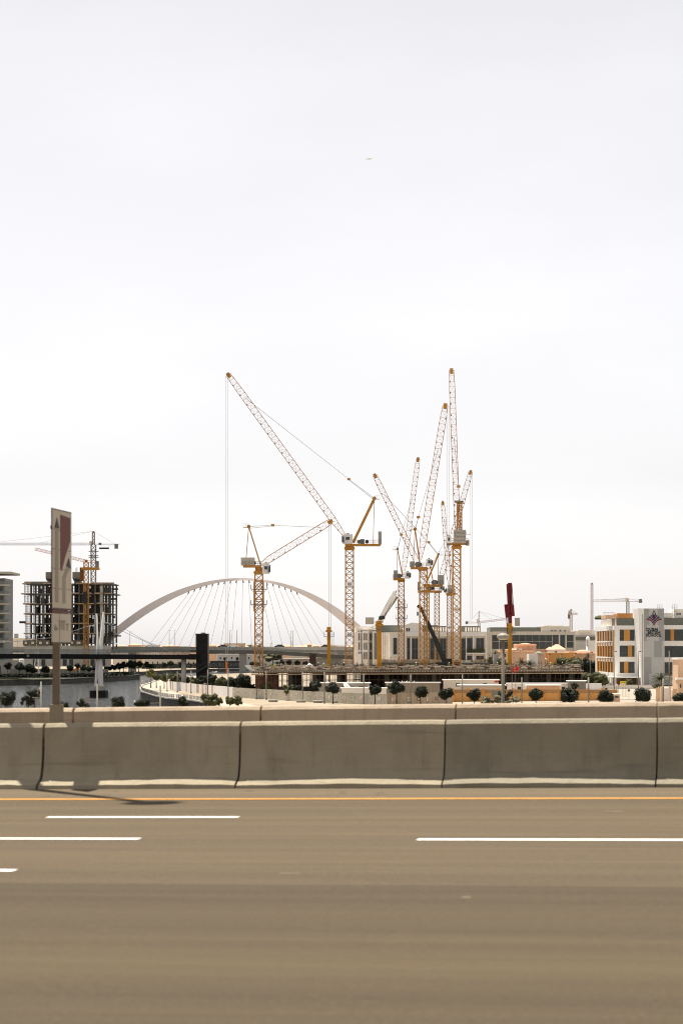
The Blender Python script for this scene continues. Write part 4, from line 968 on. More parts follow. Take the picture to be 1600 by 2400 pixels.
# ================================================================== UNFINISHED TOWER (left bank)
tower_conc = mat('tower_concrete', (0.19,0.185,0.16), .9, .3, .4, stain=.4)
d = 1100; b = GP(165, d)
t = thing('unfinished_tower', 'raw concrete tower under construction wrapped in scaffolding on the left bank', 'building', b)
rs = random.Random(3)
dep = 26
lev = [1367.5, 1391, 1414.5, 1438, 1461, 1484, 1507, 1530]
xl = [55, 52, 56, 58, 60, 58, 62, 62]; xr = [270, 274, 267, 266, 266, 262, 258, 258]
for i, y in enumerate(lev):
    part(t, 'floor_slab', M().fb(d, xl[i]+3, y, xr[i]-3, y+2.2, -1.5, dep), tower_conc)
    if i < 6:
        m = M()
        for q in range(7):
            x0 = xl[i]+rs.uniform(0,200); m.fb(d, x0, y-.8-rs.random()*1.2, min(x0+rs.uniform(6,26),xr[i]), y+1.6, -2.3-rs.random(), -1.6)
        m.fb(d, xl[i], y-.6, xl[i]+18, y+2.2, -3, 3)
        part(t, 'edge_formwork', m, timber)['kind'] = 'stuff'
cols = [72, 82, 99, 128, 147, 168, 184, 196, 222, 238, 256]
for i in range(len(lev)-1):
    for j, x in enumerate(cols):
        wd = 3.2 if x not in (238, 99, 128) else 5.5
        for yy in (0, 11, 23):
            part(t, 'column', M().fb(d, x+yy*.2, lev[i]+2.2, x+yy*.2+wd, lev[i+1], yy, yy+1.6), tower_conc)
part(t, 'corner_column', M().fb(d, 236, 1373, 242, 1530, -1.9, -.3), beige_grey)
part(t, 'core_wall', M().fb(d, 112, 1370, 134, 1545, 9, 15), tower_conc); part(t, 'core_wall', M().fb(d, 176, 1370, 190, 1545, 8, 14), tower_conc)
part(t, 'core_wall', M().fb(d, 206, 1370, 222, 1440, 15, 19), tower_conc)
for a_, b_, y0, y1 in ((105,122,1340,1356),(168,186,1340,1356)):
    part(t, 'climbing_form', M().fb(d, a_, y0, b_, y1, 4, 12), pole_grey); part(t, 'climbing_form_deck', M().fb(d, a_+2, y1, b_+1, y1+4, 3, 13), dark_steel)
    part(t, 'core_stub', M().fb(d, a_+3, y1+4, b_, 1368, 6, 12), tower_conc)
m = M()
for x in (118,121,174,176.5): m.fb(d, x, 1322+rs.uniform(0,10), x+1.2, 1345, 7, 7.4)
part(t, 'starter_bars', m, grey_steel)
part(t, 'roof_screen', M().fb(d, 58, 1363, 116, 1368, -.5, 0), pole_grey); part(t, 'roof_screen', M().fb(d, 215, 1365, 268, 1371, -.5, 0), timber)
# scaffolding bays, one part for each bay and storey
dark_scaf = mat('scaffold_tube', (0.10,0.098,0.085), .6, .2)
def scaff(x0, x1, y0, y1, nx, ny, a):
    m = M(); X0, Z0 = XZ(x0,y0,d); X1, Z1 = XZ(x1,y1,d)
    for i in range(nx+1):
        X = X0+(X1-X0)*i/nx
        for yy in (a, a+1.3): m.bar((X,d+yy,Z1),(X,d+yy,Z0),.11)
    for j in range(ny+1):
        Z = Z1+(Z0-Z1)*j/ny
        for yy in (a, a+1.3): m.bar((X0,d+yy,Z),(X1,d+yy,Z),.11)
    return part(t, 'scaffold_bay', m, dark_scaf)
for i in range(6):
    y0, y1 = lev[i]+2.5, lev[i+1]
    scaff(59 if i < 2 else 61, 76, y0, y1, 5, 4, -2.2)
    scaff(76, 116, y0, y1, 11, 4, -1.2) if i < 2 else scaff(80, 116, y0, y1, 7, 3, 6)
    scaff(188, 208, y0, y1, 6, 4, -1.0); scaff(66, 262, y0, y1, 34, 3, 20)
    scaff(208, 234, y0, y1, 9, 5, .5); scaff(244, 266 if i < 4 else 262, y0, y1, 8, 5, -.5)
    scaff(172, 188, y0, y1, 5, 4, 4.5); scaff(143, 166, y0, y1, 6, 4, 5)
    for q in range(17):
        x = rs.uniform(78,250); m = M().fb(d, x, y0+rs.uniform(2,10), x+rs.uniform(3,9), y1, 3+rs.uniform(0,8), 3.4+rs.uniform(8,9)); part(t, 'infill_panel', m, tower_conc)
for (x0,y0,x1,y1) in ((48,1456,62,1461),(264,1463,276,1468),(266,1444,271,1449),(262,1402,276,1406),(264,1379,278,1383),(262,1489,285,1492),(255,1481,268,1488)): part(t, 'cantilever_deck', M().fb(d, x0,y0,x1,y1,-3,-1), dark_steel)
for k in range(6):                                   # brown fascia boards with white notices above the bridge
    x = (57,72,90,108,168,176)[k]; w_ = (14,16,16,12,8,22)[k]
    bd = part(t, 'hoarding_board', M().fb(d, x, 1500, x+w_, 1513, -4, -3.6), mat('board_brown', (0.17,0.135,0.095), .8, .2))
    part(bd, 'notice', M().fb(d, x+w_*.3, 1504, x+w_*.7, 1509.5, -4.1, -4.0), cream_lt)
part(t, 'podium_wall', M().fb(d, 60, 1513, 262, 1562, -3.4, -2.9), beige_grey)
for x in (80,100,150,165,215,240): part(t, 'podium_opening', M().fb(d, x, 1545, x+9, 1560, -3.6, -3.39), glass)

# finished apartment tower at the left edge
d = 1150; b = GP(0,d)
t = thing('apartment_tower', 'grey apartment tower with glass balconies cut off by the left edge', 'building', b)
part(t, 'wall', M().fb(d, -90, 1362, 11, 1575, 0, 30), mat('apartment_grey', (0.27,0.27,0.255), .7, .1, .2)); part(t, 'roof_canopy', M().fb(d, -90, 1340, 28, 1345, -3, 30), beige_grey)
part(t, 'roof_upstand', M().fb(d, -90, 1355, 12, 1362, 1, 29), grey_steel)
for i, y in enumerate((1370,1392,1414,1436,1458,1479,1501)):
    bl = part(t, 'balcony', M().fb(d, -88, y, 24, y+3.4, -3, 2), beige_grey); part(bl, 'balustrade', M().fb(d, -86, y-6.5, 23, y-.3, -3, -2.9), glass_rail)
    for x in (-60,-40,-20,-2): w_ = part(t, 'window', M().fb(d, x, y+6, x+9, y+17, -.15, .1), grey_steel); part(w_, 'pane', M().fb(d, x+.8, y+6.8, x+8.2, y+16.2, -.22, -.16), glass)
part(t, 'podium', M().fb(d, -90, 1548, 32, 1580, -8, 20), conc_pale); part(t, 'podium_opening', M().fb(d, -2, 1560, 8, 1580, -8.2, -7.9), glass)
b = GP(70,1450); t = thing('beige_warehouse', 'low beige flat-roofed building behind the unfinished tower', 'building', b)
part(t, 'wall', M().fb(1450, 9, 1497, 150, 1560, 0, 30), cream); part(t, 'parapet', M().fb(1450, 8, 1495.5, 151, 1498, -.6, 30), cream_lt)
part(t, 'roof_tank', M().fb(1450, 32, 1485, 40, 1496, 4, 8), grey_steel); part(t, 'roof_vent', M().fb(1450, 60, 1492, 64, 1496, 4, 7), grey_steel)
# left bank fence, tank, ladder tower, orange chute
b = GP(110, 1070); t = thing('bank_fence', 'long low grey fence along the left bank behind the trees', 'fence', b)
for i in range(24):
    x0 = 24+i*9.6; dd = 1060+i*1.0
    part(t, 'fence_panel', M().fb(dd, x0, 1568, x0+9.3, 1582, 0, .15), mat('fence_grey', (0.20,0.195,0.17), .8, .12) if i == 0 else bpy.data.materials['fence_grey'])
b = P(51,1561,1066); b.z = G; t = thing('water_tank', 'white ribbed cylindrical water tank on the left bank', 'tank', b)
part(t, 'stand', M().fb(1066, 46, 1558, 57, 1580, -1, 1), concrete)
part(t, 'drum', M().lathe(P(51.5,1558,1066), [(1.05,0),(1.05,.8),(1.0,.82),(1.05,.9),(1.05,1.7),(1.0,1.75),(1.05,1.85),(1.0,2.5),(.3,2.75)], 16), white_paint, True)
b = GP(86,1066); t = thing('ladder_tower', 'white splayed lattice tower standing on the left bank under the footbridge', 'lattice tower', b)
m = M(); B = [P(x,1573,1066) for x in (79,93)]; T_ = [P(x,1540,1066) for x in (84,90)]
for yy in (-1,1):
    for p, q in zip(B, T_): m.bar(Vector((p.x,p.y+yy*1.2,G)), q+Vector((0,yy*.5,0)), .22)
    for f_ in (.2,.4,.6,.8,1): m.bar(Vector((B[0].x,B[0].y+yy*1.2,G)).lerp(T_[0]+Vector((0,yy*.5,0)),f_), Vector((B[1].x,B[1].y+yy*1.2,G)).lerp(T_[1]+Vector((0,yy*.5,0)),f_), .15)
part(t, 'frame', m, cream_lt); part(t, 'platform', M().fb(1066, 83, 1526, 91, 1540, -.7, .7), cream_lt)
b = GP(185,1050); t = thing('orange_chute', 'bright orange slanting chute beside the left bank fence', 'chute', b)
m = M(); pts = [P(x,y,1050) for x,y in ((168,1571),(176,1569),(184,1566),(192,1562.5),(199,1561))]
for p, q in zip(pts, pts[1:]): m.bar(p, q, .8, .75)
part(t, 'trough', m, orange_bright); part(t, 'prop', M().bar(pts[3], Vector((pts[3].x,1050,G)), .15).bar(pts[1], Vector((pts[1].x,1050,G)), .15), grey_steel)

# ================================================================== FAR CITY BAND
rs = random.Random(21)
far_mats = [cream, peach_lt, cream_lt, beige_grey, pink_roof]
def villa(label, d, x0, x1, ytop, ybot, wm, rm, hip=0, wins=2, group='far villas', name='villa'):
    b = GP((x0+x1)/2, d); t = thing(name, label, 'house', b, group)
    X0, Z0 = XZ(x0,ytop,d); X1, Z1 = XZ(x1,ybot,d); Z1 = min(Z1, G); dp = (X1-X0)*.7+4
    part(t, 'wall', M().bx(X0,d,Z1,X1,d+dp,Z0), wm)
    if hip:
        h = hip*mpx(d); e = .4; xm0 = X0+(X1-X0)*.35; xm1 = X1-(X1-X0)*.35; ym = d+dp/2
        part(t, 'roof', M().add([(X0-e,d-e,Z0),(X1+e,d-e,Z0),(X1+e,d+dp+e,Z0),(X0-e,d+dp+e,Z0),(xm0,ym,Z0+h),(xm1,ym,Z0+h)], [(0,1,5,4),(1,2,5),(2,3,4,5),(3,0,4),(3,2,1,0)]), rm)
    else: part(t, 'parapet', M().bx(X0-.2,d-.2,Z0,X1+.2,d+dp+.2,Z0+.5), rm)
    for i in range(wins):
        xx = X0+(X1-X0)*(i+.5)/wins; hh = min(1.4,(Z0-ZC+12)*.2); zz = Z0-1.2
        w_ = part(t, 'window', M().bx(xx-.5,d-.06,zz-1.5,xx+.5,d+.05,zz), cream_lt); part(w_, 'pane', M().bx(xx-.4,d-.1,zz-1.4,xx+.4,d-.05,zz-.1), glass)
    return t
vi = 0
for d, x0, x1, yt, wm, rm, hip, lab in [
    (1600,525,573,1509,peach_lt,cream,0,'long beige hotel block above the road bridge right of the lift tower'),
    (1600,490,506,1513,peach_lt,pink_roof,4,'small pink-roofed villa above the road bridge just right of the lift tower'),
    (1650,720,730,1511,peach_lt,pink_roof,5,'tiny pink-roofed villa above the road bridge by the amber column'),
    (1550,300,330,1512,peach_lt,pink_roof,4,'pink-roofed villa above the left footbridge near the arch foot'),
    (1580,333,372,1513,cream,beige_grey,0,'flat beige villa with dark parapet above the left footbridge cables'),
    (1560,380,420,1514,peach_lt,pink_roof,2,'low pink villa above the footbridge left of the lift tower'),
    (1500,268,296,1514,cream,pink_roof,3,'cream villa at the foot of the arch'),
    (1480,510,590,1535,cream,cream_lt,0,'cream hotel frontage with dark arched doors beneath the road bridge'),
    (1520,600,660,1533,cream,cream_lt,0,'cream frontage beneath the road bridge right of the yellow mast'),
    (1480,660,745,1545,peach_lt,cream,0,'long pale boundary building beneath the bridge at the right'),
    (1600,270,330,1548,peach_lt,pink_roof,3,'peach house seen under the black footbridge girder'),
    (1550,340,460,1546,beige_grey,cream,0,'grey beige row seen under the footbridge left of the lift tower')]:
    v_ = villa(lab, d, x0, x1, yt, 1560, wm, rm, hip, max(1,int((x1-x0)/12)))
    if 'arched doors' in lab:
        for x in (524,526,553,556,566):
            pass
        for x in (527,556): part(v_, 'door', M().fb(d, x-3, 1541, x+3, 1546, -.4, -.2).fb(d, x-1, 1546, x+1, 1550, -.4, -.2), black)
ZN = [(-5,58,'left of the unfinished tower'),(262,330,'at the left foot of the arch'),(330,458,'above the footbridge cables'),(490,600,'right of the lift tower'),(600,830,'under the right half of the arch'),(1335,1400,'just left of the school')]
for zx0, zx1, zn in ZN:
    nn_ = max(2, int((zx1-zx0)/24))
    for i in range(nn_):
        d = rs.uniform(1750,2500); wdm = rs.uniform(9,22); X0 = (zx0+(zx1-zx0)*(i+.1)/nn_-CX)*d/F; b = Vector((X0,d,G)); zt_ = ZC+rs.uniform(.3,2.6)
        k = rs.randrange(4); mm = far_mats[k]; hipped = rs.random() < .55
        t = thing('distant_house', f'{("cream","peach","white","grey")[k]} distant house, {ORD[i]} from the left {zn}', 'house', b, 'distant houses on the skyline')
        part(t, 'wall', M().bx(X0,d,G,X0+wdm,d+14,zt_), mm)
        if hipped:
            e = .5; part(t, 'roof', M().add([(X0-e,d-e,zt_),(X0+wdm+e,d-e,zt_),(X0+wdm+e,d+14+e,zt_),(X0-e,d+14+e,zt_),(X0+wdm*.35,d+7,zt_+1.8),(X0+wdm*.65,d+7,zt_+1.8)], [(0,1,5,4),(1,2,5),(2,3,4,5),(3,0,4),(3,2,1,0)]), pink_roof)
        else: part(t, 'roof_parapet', M().bx(X0-.2,d-.2,zt_,X0+wdm+.2,d+14,zt_+.6), cream_lt)
        for q in range(int(wdm/5)): part(t, 'window', M().bx(X0+1.5+q*5,d-.1,zt_-3.2,X0+3+q*5,d+.1,zt_-1.4), glass)
# lettered wall on the far bank
b = GP(528,1400); t = thing('lettered_wall', 'dark wall with large white letters on the far bank by the lift tower', 'wall sign', b)
part(t, 'wall', M().fb(1400, 492, 1549, 562, 1566, 0, 1), mat('wall_charcoal', (0.06,0.065,0.065), .8, .2)); 
text_part(t, 'lettering', 'JOURS CAWIII', 2.9, P(530,1558.5,1400)+Vector((0,-.06,0)), pole_grey, bold=.01)

# ================================================================== CREAM AND GLASS BLOCKS BEHIND THE SITE
d = 960; b = GP(880,d)
t = thing('cream_apartments', 'cream stepped apartment block with narrow vertical window slots behind TC-9', 'building', b)
def win(par, d, x0, y0, x1, y1, a=-.1, nx=1, ny=1, fm=None, gm=None, fr=.6):
    w_ = part(par, 'window', M().fb(d, x0, y0, x1, y1, a-.05, a+.1), fm or cream_lt)
    for i in range(nx):
        for j in range(ny):
            xa, xb = x0+(x1-x0)*i/nx+fr/2, x0+(x1-x0)*(i+1)/nx-fr/2; ya, yb = y0+(y1-y0)*j/ny+fr/2, y0+(y1-y0)*(j+1)/ny-fr/2
            part(w_, 'pane', M().fb(d, xa, ya, xb, yb, a-.12, a-.06), gm or glass)
    return w_
part(t, 'wall', M().fb(d, 829, 1482, 848, 1590, -2, 24), cream_lt); part(t, 'wall', M().fb(d, 832, 1470, 906, 1590, 0, 30), cream_lt)
part(t, 'wall', M().fb(d, 848, 1478, 861, 1590, -4, 10), cream_lt); part(t, 'wall', M().fb(d, 872, 1480, 884, 1590, -5, 10), cream)
part(t, 'upper_wall', M().fb(d, 834, 1468, 905, 1476, -1.5, 20), cream_lt)
for x in (840,846,852,857,866,869): 
    for y in (1484,1506,1528): win(t, d, x, y, x+2.6, y+17, -4.3 if x in (852,857) else (-.3 if x > 860 else -2.3), fr=.3)
part(t, 'fin', M().fb(d, 843, 1474, 845, 1590, -3.2, 0), cream_lt); part(t, 'fin', M().fb(d, 861.5, 1476, 864, 1590, -3.5, 0), cream_lt)
part(t, 'glass_bay', M().fb(d, 876, 1484, 884, 1545, -5.2, -4.9), mat('blue_grey_glass', (0.16,0.18,0.19), .3, .1))
part(t, 'wall', M().fb(d, 893, 1478, 930, 1590, -8, 16), cream_lt); part(t, 'recess', M().fb(d, 899, 1492, 906, 1512, -8.1, -7.9), cream)
part(t, 'stair_slope', M().slab([P(828,1546,d),P(840,1532,d),P(846,1532,d),P(846,1560,d),P(828,1560,d)], 6, (0,-1,0)), cream_lt)

d = 900; b = GP(1030,d)
t = thing('cream_office', 'cream office block with dark glass bays and grey louvred roof behind the cranes', 'building', b)
part(t, 'wall', M().fb(d, 915, 1481, 1140, 1585, 0, 34), cream); part(t, 'cornice', M().fb(d, 948, 1480.5, 1138, 1491.5, -.9, 0), cream_lt)
part(t, 'roof_louvre', M().fb(d, 882, 1465, 1028, 1481, 6, 26), louvre); part(t, 'roof_louvre', M().fb(d, 1079, 1467, 1126, 1481, 2, 24), louvre)
part(t, 'roof_louvre', M().fb(d, 1005, 1467, 1046, 1481, 2, 24), louvre)
for x in list(range(1013,1045,6))+list(range(1090,1124,6)): part(t, 'louvre_slot', M().fb(d, x, 1470, x+3.4, 1480, 1.8, 2.0), cream_lt)
part(t, 'roof_gable', M().slab([P(945,1466,d),P(965,1459,d),P(990,1462,d),P(990,1481,d),P(945,1481,d)], 8, (0,1,0)), cream_lt)
for x in (951,956): win(t, d, x, 1472, x+4, 1480, -.0, fr=.3)
for (x0,x1,y0,y1,nx,ny) in ((921,930,1495,1535,1,1),(953.5,960,1495.5,1546,1,2),(964.5,978.5,1496,1546,2,2),(1007,1019,1496,1547,1,2),(1030,1045,1496,1547,2,2),(1059,1060,1496,1547,1,1),(1079,1090,1496,1547,1,2),(1093.5,1106,1495.5,1530,1,1),(1115,1133,1495.5,1530,2,1),(1094,1105,1537,1547,1,1),(1115,1133,1537,1547,2,1),(1021,1029,1496,1547,1,2)):
    win(t, d, x0, y0, x1, y1, -.15, nx, ny, fm=beige_grey)
for x in (949,961.5,980,1000,1046.5,1090.5,1107,1136): part(t, 'pilaster', M().fb(d, x, 1491.5, x+2.6, 1585, -.9, 0), cream_lt)
m = M().fb(d, 1092, 1530, 1139, 1533, -1.4, 0); part(t, 'balcony', m, cream_lt)
part(t, 'string_course', M().fb(d, 915, 1534, 950, 1536.5, -.6, 0), cream_lt)
for k in range(8): part(t, 'dressed_plant', M().lathe(P(1095+k*5.2,1530,d)+Vector((0,-1.2,0)), [(.1,0),(.5,.5),(.45,1.1),(.1,1.6)], 7), leaf_olive)

d = 1000; b = GP(1250,d)
t = thing('glass_office', 'long grey-glass office block with beige cornice right of the cranes', 'building', b)
part(t, 'wall', M().fb(d, 1132, 1481, 1347, 1585, 0, 30), beige_grey); part(t, 'cornice', M().fb(d, 1152, 1480, 1347, 1488, -1, 0), beige_grey)
part(t, 'roof_glazing', M().fb(d, 1149, 1470, 1268, 1481, 3, 26), louvre)
for k in range(9): part(t, 'louvre_slot', M().fb(d, 1154+k*4, 1473, 1156.4+k*4, 1479, 2.8, 3.0), pole_grey)
for k in range(10): part(t, 'roof_mullion', M().fb(d, 1192+k*7.6, 1470, 1192.5+k*7.6, 1481, 2.7, 3.0), pole_grey)
part(t, 'roof_wall', M().fb(d, 1268, 1468, 1336, 1481, 1, 26), beige_grey); part(t, 'roof_wall', M().fb(d, 1276, 1465.5, 1322, 1468.4, 4, 20), cream)
for x in (1290.5,1298.5,1310.5,1321.5): win(t, d, x, 1477, x+4, 1481.5, .8, fr=.3, fm=beige_grey)
for (x0,x1,n) in ((1153,1168,2),(1200,1215,1),(1216,1230.5,1),(1231.5,1246.5,1),(1247.5,1261.5,1),(1262.5,1277.5,1),(1278.5,1292.5,1),(1170,1199,3)):
    win(t, d, x0, 1489, x1, 1503, -.15, n, 1, fm=pole_grey, fr=.4); win(t, d, x0, 1504.3, x1, 1521, -.15, n, 1, fm=pole_grey, fr=.4)
for (x0,x1) in ((1294.5,1307),(1310,1322)): win(t, d, x0, 1488, x1, 1521, -.15, 1, 2, fm=pole_grey, fr=.4)
for y0,y1 in ((1489,1503),(1504.5,1518)): win(t, d, 1327, y0, 1342, y1, -.15, 2, 1, fm=pole_grey, fr=.4)
for x in (1148,1308,1323.5,1344): part(t, 'pilaster', M().fb(d, x, 1482, x+3, 1585, -1.1, 0), beige_grey)
part(t, 'kiosk', M().fb(760, 1156.5, 1533, 1168.5, 1568, 0, 3), conc_pale)

d = 1180; b = GP(1370,d); t = thing('white_screen_building', 'white block with pierced diamond screen and raw upper floor left of the school', 'building', b)
part(t, 'wall', M().fb(d, 1345, 1478, 1440, 1540, 0, 20), cream_lt); part(t, 'floor_edge', M().fb(d, 1345, 1489, 1440, 1492, -1.4, 0), conc_pale)
part(t, 'upper_void', M().fb(d, 1347, 1493, 1440, 1501, -.3, 0), louvre); part(t, 'roof_block', M().fb(d, 1353, 1477, 1384, 1482, -1, 8), cream)
sc_ = M()
for i in range(12):
    for j in range(5):
        c = P(1347.5+i*2.5, 1507+j*4, d)+Vector((0,-1.3,0)); w_=.24*1.0
        for s_ in (-1,1): sc_.bar(c+Vector((-.26,0,.42*s_)), c+Vector((.26,0,-.42*s_)), .14)
part(t, 'pierced_screen', sc_, white_paint)['kind'] = 'stuff'
part(t, 'screen_backing', M().fb(d, 1346, 1504, 1377, 1526, -1.0, -.4), beige_grey)
b = GP(1376,920); t = thing('minaret', 'slim white round minaret with domed lantern left of the school', 'minaret', b)
c = GP(1376.5,920); zt_ = P(0,1498,920).z
part(t, 'shaft', M().tube(c, Vector((c.x,c.y,zt_-2.6)), .74, .70, 14), white_paint, True)
lan = part(t, 'lantern', M().tube(Vector((c.x,c.y,zt_-2.6)), Vector((c.x,c.y,zt_-.2)), .5, None, 10), beige_grey)
for k in range(8):
    a = k*math.pi/4; part(lan, 'colonnette', M().tube(Vector((c.x+.66*math.cos(a),c.y+.66*math.sin(a),zt_-2.6)), Vector((c.x+.66*math.cos(a),c.y+.66*math.sin(a),zt_-.2)), .13, None, 6), white_paint)
part(t, 'dome', M().lathe(Vector((c.x,c.y,zt_-.2)), [(.8,0),(.78,.25),(.7,.6),(.45,1.0),(.1,1.25)], 14), white_paint, True)

# ------------------------------------------------------------------ villas right of the podium
def roofed(label, d, boxes, roofs, wins=()):
    b = GP(boxes[0][0], d); t = thing('peach_villa', label, 'house', b, 'peach villas right of the podium')
    for (x0,y0,x1,y1,a,bb,ma) in boxes: part(t, 'wall', M().fb(d,x0,y0,x1,y1,a,bb), ma)
    for (x0,x1,y0,y1,a,bb,ma) in roofs:
        X0, Z1 = XZ(x0,y1,d); X1, Z0 = XZ(x1,y0,d); Ya, Yb = d+a-.5, d+bb+.5
        part(t, 'roof', M().add([(X0,Ya,Z1),(X1,Ya,Z1),(X1,Yb,Z1),(X0,Yb,Z1),(X0+(X1-X0)*.42,(Ya+Yb)/2,Z0),(X1-(X1-X0)*.42,(Ya+Yb)/2,Z0)], [(0,1,5,4),(1,2,5),(2,3,4,5),(3,0,4),(3,2,1,0)]), ma)
    for (x0,y0,x1,y1,a) in wins: win(t, d, x0,y0,x1,y1,a-.1,fr=.5)
    return t
roofed('wide pink-roofed villa with satellite dish beside the red placing boom', 830, [(1170,1523,1250,1590,0,18,peach_lt),(1212,1509,1259,1590,6,20,peach_lt),(1198,1521,1285,1590,12,20,peach_lt)], [(1168,1252,1520,1527,0,18,pink_roof),(1211,1261,1507,1512,5,20,pink_roof)], ((1180,1532,1185,1540,0),(1236,1533,1241,1540,0)))
roofed('white-walled villa with peaked pink roof beneath the glass office', 840, [(1281,1522,1324,1545,0,14,cream_lt),(1280,1522,1295,1545,-4,6,cream_lt)], [(1289,1326,1510,1522,0,12,pink_roof),(1279,1297,1516,1523,-4,6,pink_roof)], ((1300,1526,1304,1532,0),))
roofed('long orange-walled villa with flat roof beside the olive tree', 800, [(1277,1530,1350,1592,0,16,peach),(1270,1544,1279,1592,-3,4,peach_lt),(1335,1527,1400,1590,6,20,peach_lt)], [(1268,1281,1541,1545,-3,4,pink_roof),(1345,1402,1523,1531,5,20,pink_roof)], ((1273,1548,1276,1558,-3),(1312,1545,1317,1552,0)))
roofed('white-fronted villa with grey dome roof between the palms', 790, [(1239,1533,1260,1585,0,10,cream_lt),(1258,1531,1278,1585,2,10,peach_lt)], [(1255,1273,1526,1531,1,9,louvre)], ())
t = thing('satellite_dish', 'white satellite dish on the pink villa roof', 'satellite dish', P(1218,1524,828))
part(t, 'dish', M().lathe(P(1218,1523,826), [(.1,0),(.6,.12),(.8,.35),(.82,.4)], 12), white_paint, True); part(t, 'bracket', M().bar(P(1218,1523,826), P(1218,1528,829), .12), grey_steel)

# ================================================================== SCHOOL
d = 680; kS = mpx(d); base = GP(1470, d, 4.1)
t = thing('school_building', 'white three-storey school with orange window panels and a grey lettered tower', 'school', base)
ds = 672                                                # tower front plane
# main front block
FX0, FX1 = (1440-CX)*kS, (1500-CX)*kS
part(t, 'front_wall', M().fb(d, 1440.5, 1466, 1500, 1587, 0, 1.2), school_white)
# long left wing that recedes behind the corner
p0 = Vector(((1440-CX)*kS, d, 0)); p1 = Vector(((1396.5-CX)*735/F, 735, 0)); uu = (p1-p0).normalized(); LW = (p1-p0).length; nn = Vector((-uu.y, uu.x, 0))
if nn.x > 0: nn = -nn
zt0, zb0 = P(0,1466,d).z, P(0,1587,d).z
def lw(s0, s1, z0, z1, a, b_):                          # box on the left wing: s along the wall, a..b_ outwards
    q0, q1 = p0+uu*(s0*LW), p0+uu*(s1*LW); c = (q0+q1)/2+nn*((a+b_)/2); c.z = (z0+z1)/2
    return M().obox(c, uu*((s1-s0)*LW/2), nn*((b_-a)/2), Vector((0,0,(z1-z0)/2)))
zz = lambda py: P(0,py,d).z
part(t, 'wing_wall', lw(-.0, 1, zb0, zt0, -1.2, 0), school_white)
part(t, 'wing_cornice', lw(0, 1.0, zz(1477), zz(1466), 0, .32), school_white); part(t, 'wing_plinth', lw(0, 1.0, zz(1587), zz(1577), 0, .32), school_white)
part(t, 'wing_end_pier', lw(.94, 1.0, zz(1577), zz(1477), 0, .30), school_white)
for (ya, yb) in ((1478,1502),(1514,1540),(1552,1577)):
    part(t, 'wing_glazing', lw(.04, .93, zz(yb), zz(ya), 0.01, .08), glass)
for (ya, yb) in ((1502,1505),(1540,1543)): part(t, 'wing_band', lw(.04, .95, zz(yb), zz(ya), 0, .28), school_white)
for k in range(7):
    s_ = .03+k*.142
    part(t, 'orange_fin', lw(s_, s_+.045, zz(1577), zz(1477), .02, .26), school_orange)
    for (ya, yb) in ((1507,1513),(1545,1551)): part(t, 'white_spandrel', lw(s_+.05, s_+.135, zz(yb), zz(ya), .02, .16), school_white)
# body behind both facades
part(t, 'roof_slab', M().prism([(p0.x,d+.2),(FX1+20,d+.2),(FX1+20,d+50),(p1.x+4,p1.y),(p1.x,p1.y)], zt0-.6, zt0-.05), school_white)
part(t, 'recessed_storey', M().prism([(p0.x+.4,d+.6),(FX1,d+.6),(FX1,d+40),(p1.x+3,p1.y-2),(p1.x+1.2,p1.y-2)], zt0-.04, zz(1449.5)), beige_grey)
part(t, 'roof_band', M().fb(d, 1444, 1449, 1496, 1466, .3, .62), louvre)
part(t, 'roof_block', M().fb(d, 1449, 1437, 1494, 1449.2, 3, 14), school_brown); part(t, 'roof_block', M().fb(d, 1422, 1441, 1449, 1449.4, 4, 16), peach_lt)
m = M()
for k in range(9): m.fb(d, 1419+k*3.3, 1434.5, 1419.3+k*3.3, 1441, 8, 8.1)
m.fb(d, 1419, 1434.3, 1446, 1434.9, 8, 8.1); part(t, 'roof_railing', m, pole_grey)
part(t, 'roof_planting', M().lathe(P(1404,1452,700), [(1.3,0),(1.6,.5),(1.2,.9),(.3,1.2)], 9).lathe(P(1410,1452,700), [(1.4,0),(1.5,.4),(1.0,.8),(.2,1.0)], 9), leaf_olive)
# front windows: frame, panes and one orange panel in each
for (y0, y1, ox0, ox1) in ((1475.5,1502,1461,1475),(1513,1539.5,1470.5,1480),(1551,1577.5,1461.5,1471)):
    w_ = part(t, 'window', M().fb(d, 1451, y0, 1486, y1, -.02, .3), louvre)
    xs = [1451.6, ox0-.2, ox0, ox1, ox1+.2, 1485.4]
    part(w_, 'orange_panel', M().fb(d, ox0, y0+.2, ox1, y1-.2, -.10, -.03), school_orange)
    for a_, b_ in ((1451.7,ox0-.3),(ox1+.3,1485.3)):
        n_ = max(1, round((b_-a_)/6))
        for q in range(n_):
            xa, xb = a_+(b_-a_)*q/n_, a_+(b_-a_)*(q+1)/n_-.35
            part(w_, 'pane', M().fb(d, xa, y0+.7, xb, y0+(y1-y0)*.62, -.07, -.03), glass); part(w_, 'pane', M().fb(d, xa, y0+(y1-y0)*.62+.5, xb, y1-.7, -.07, -.03), glass)
part(t, 'entrance_canopy', M().fb(d-6, 1412, 1586.5, 1500, 1589, 0, 6), school_white)
for x in (1427,1433,1441): part(t, 'canopy_column', M().tube(GP(x,d-5,4.1), P(x,1589,d-5), .25, None, 10), school_white)
part(t, 'undercroft_wall', M().fb(d, 1436, 1587, 1500, 1612, 2, 3), mat('undercroft_tan', (0.30,0.22,0.15), .8, .1))
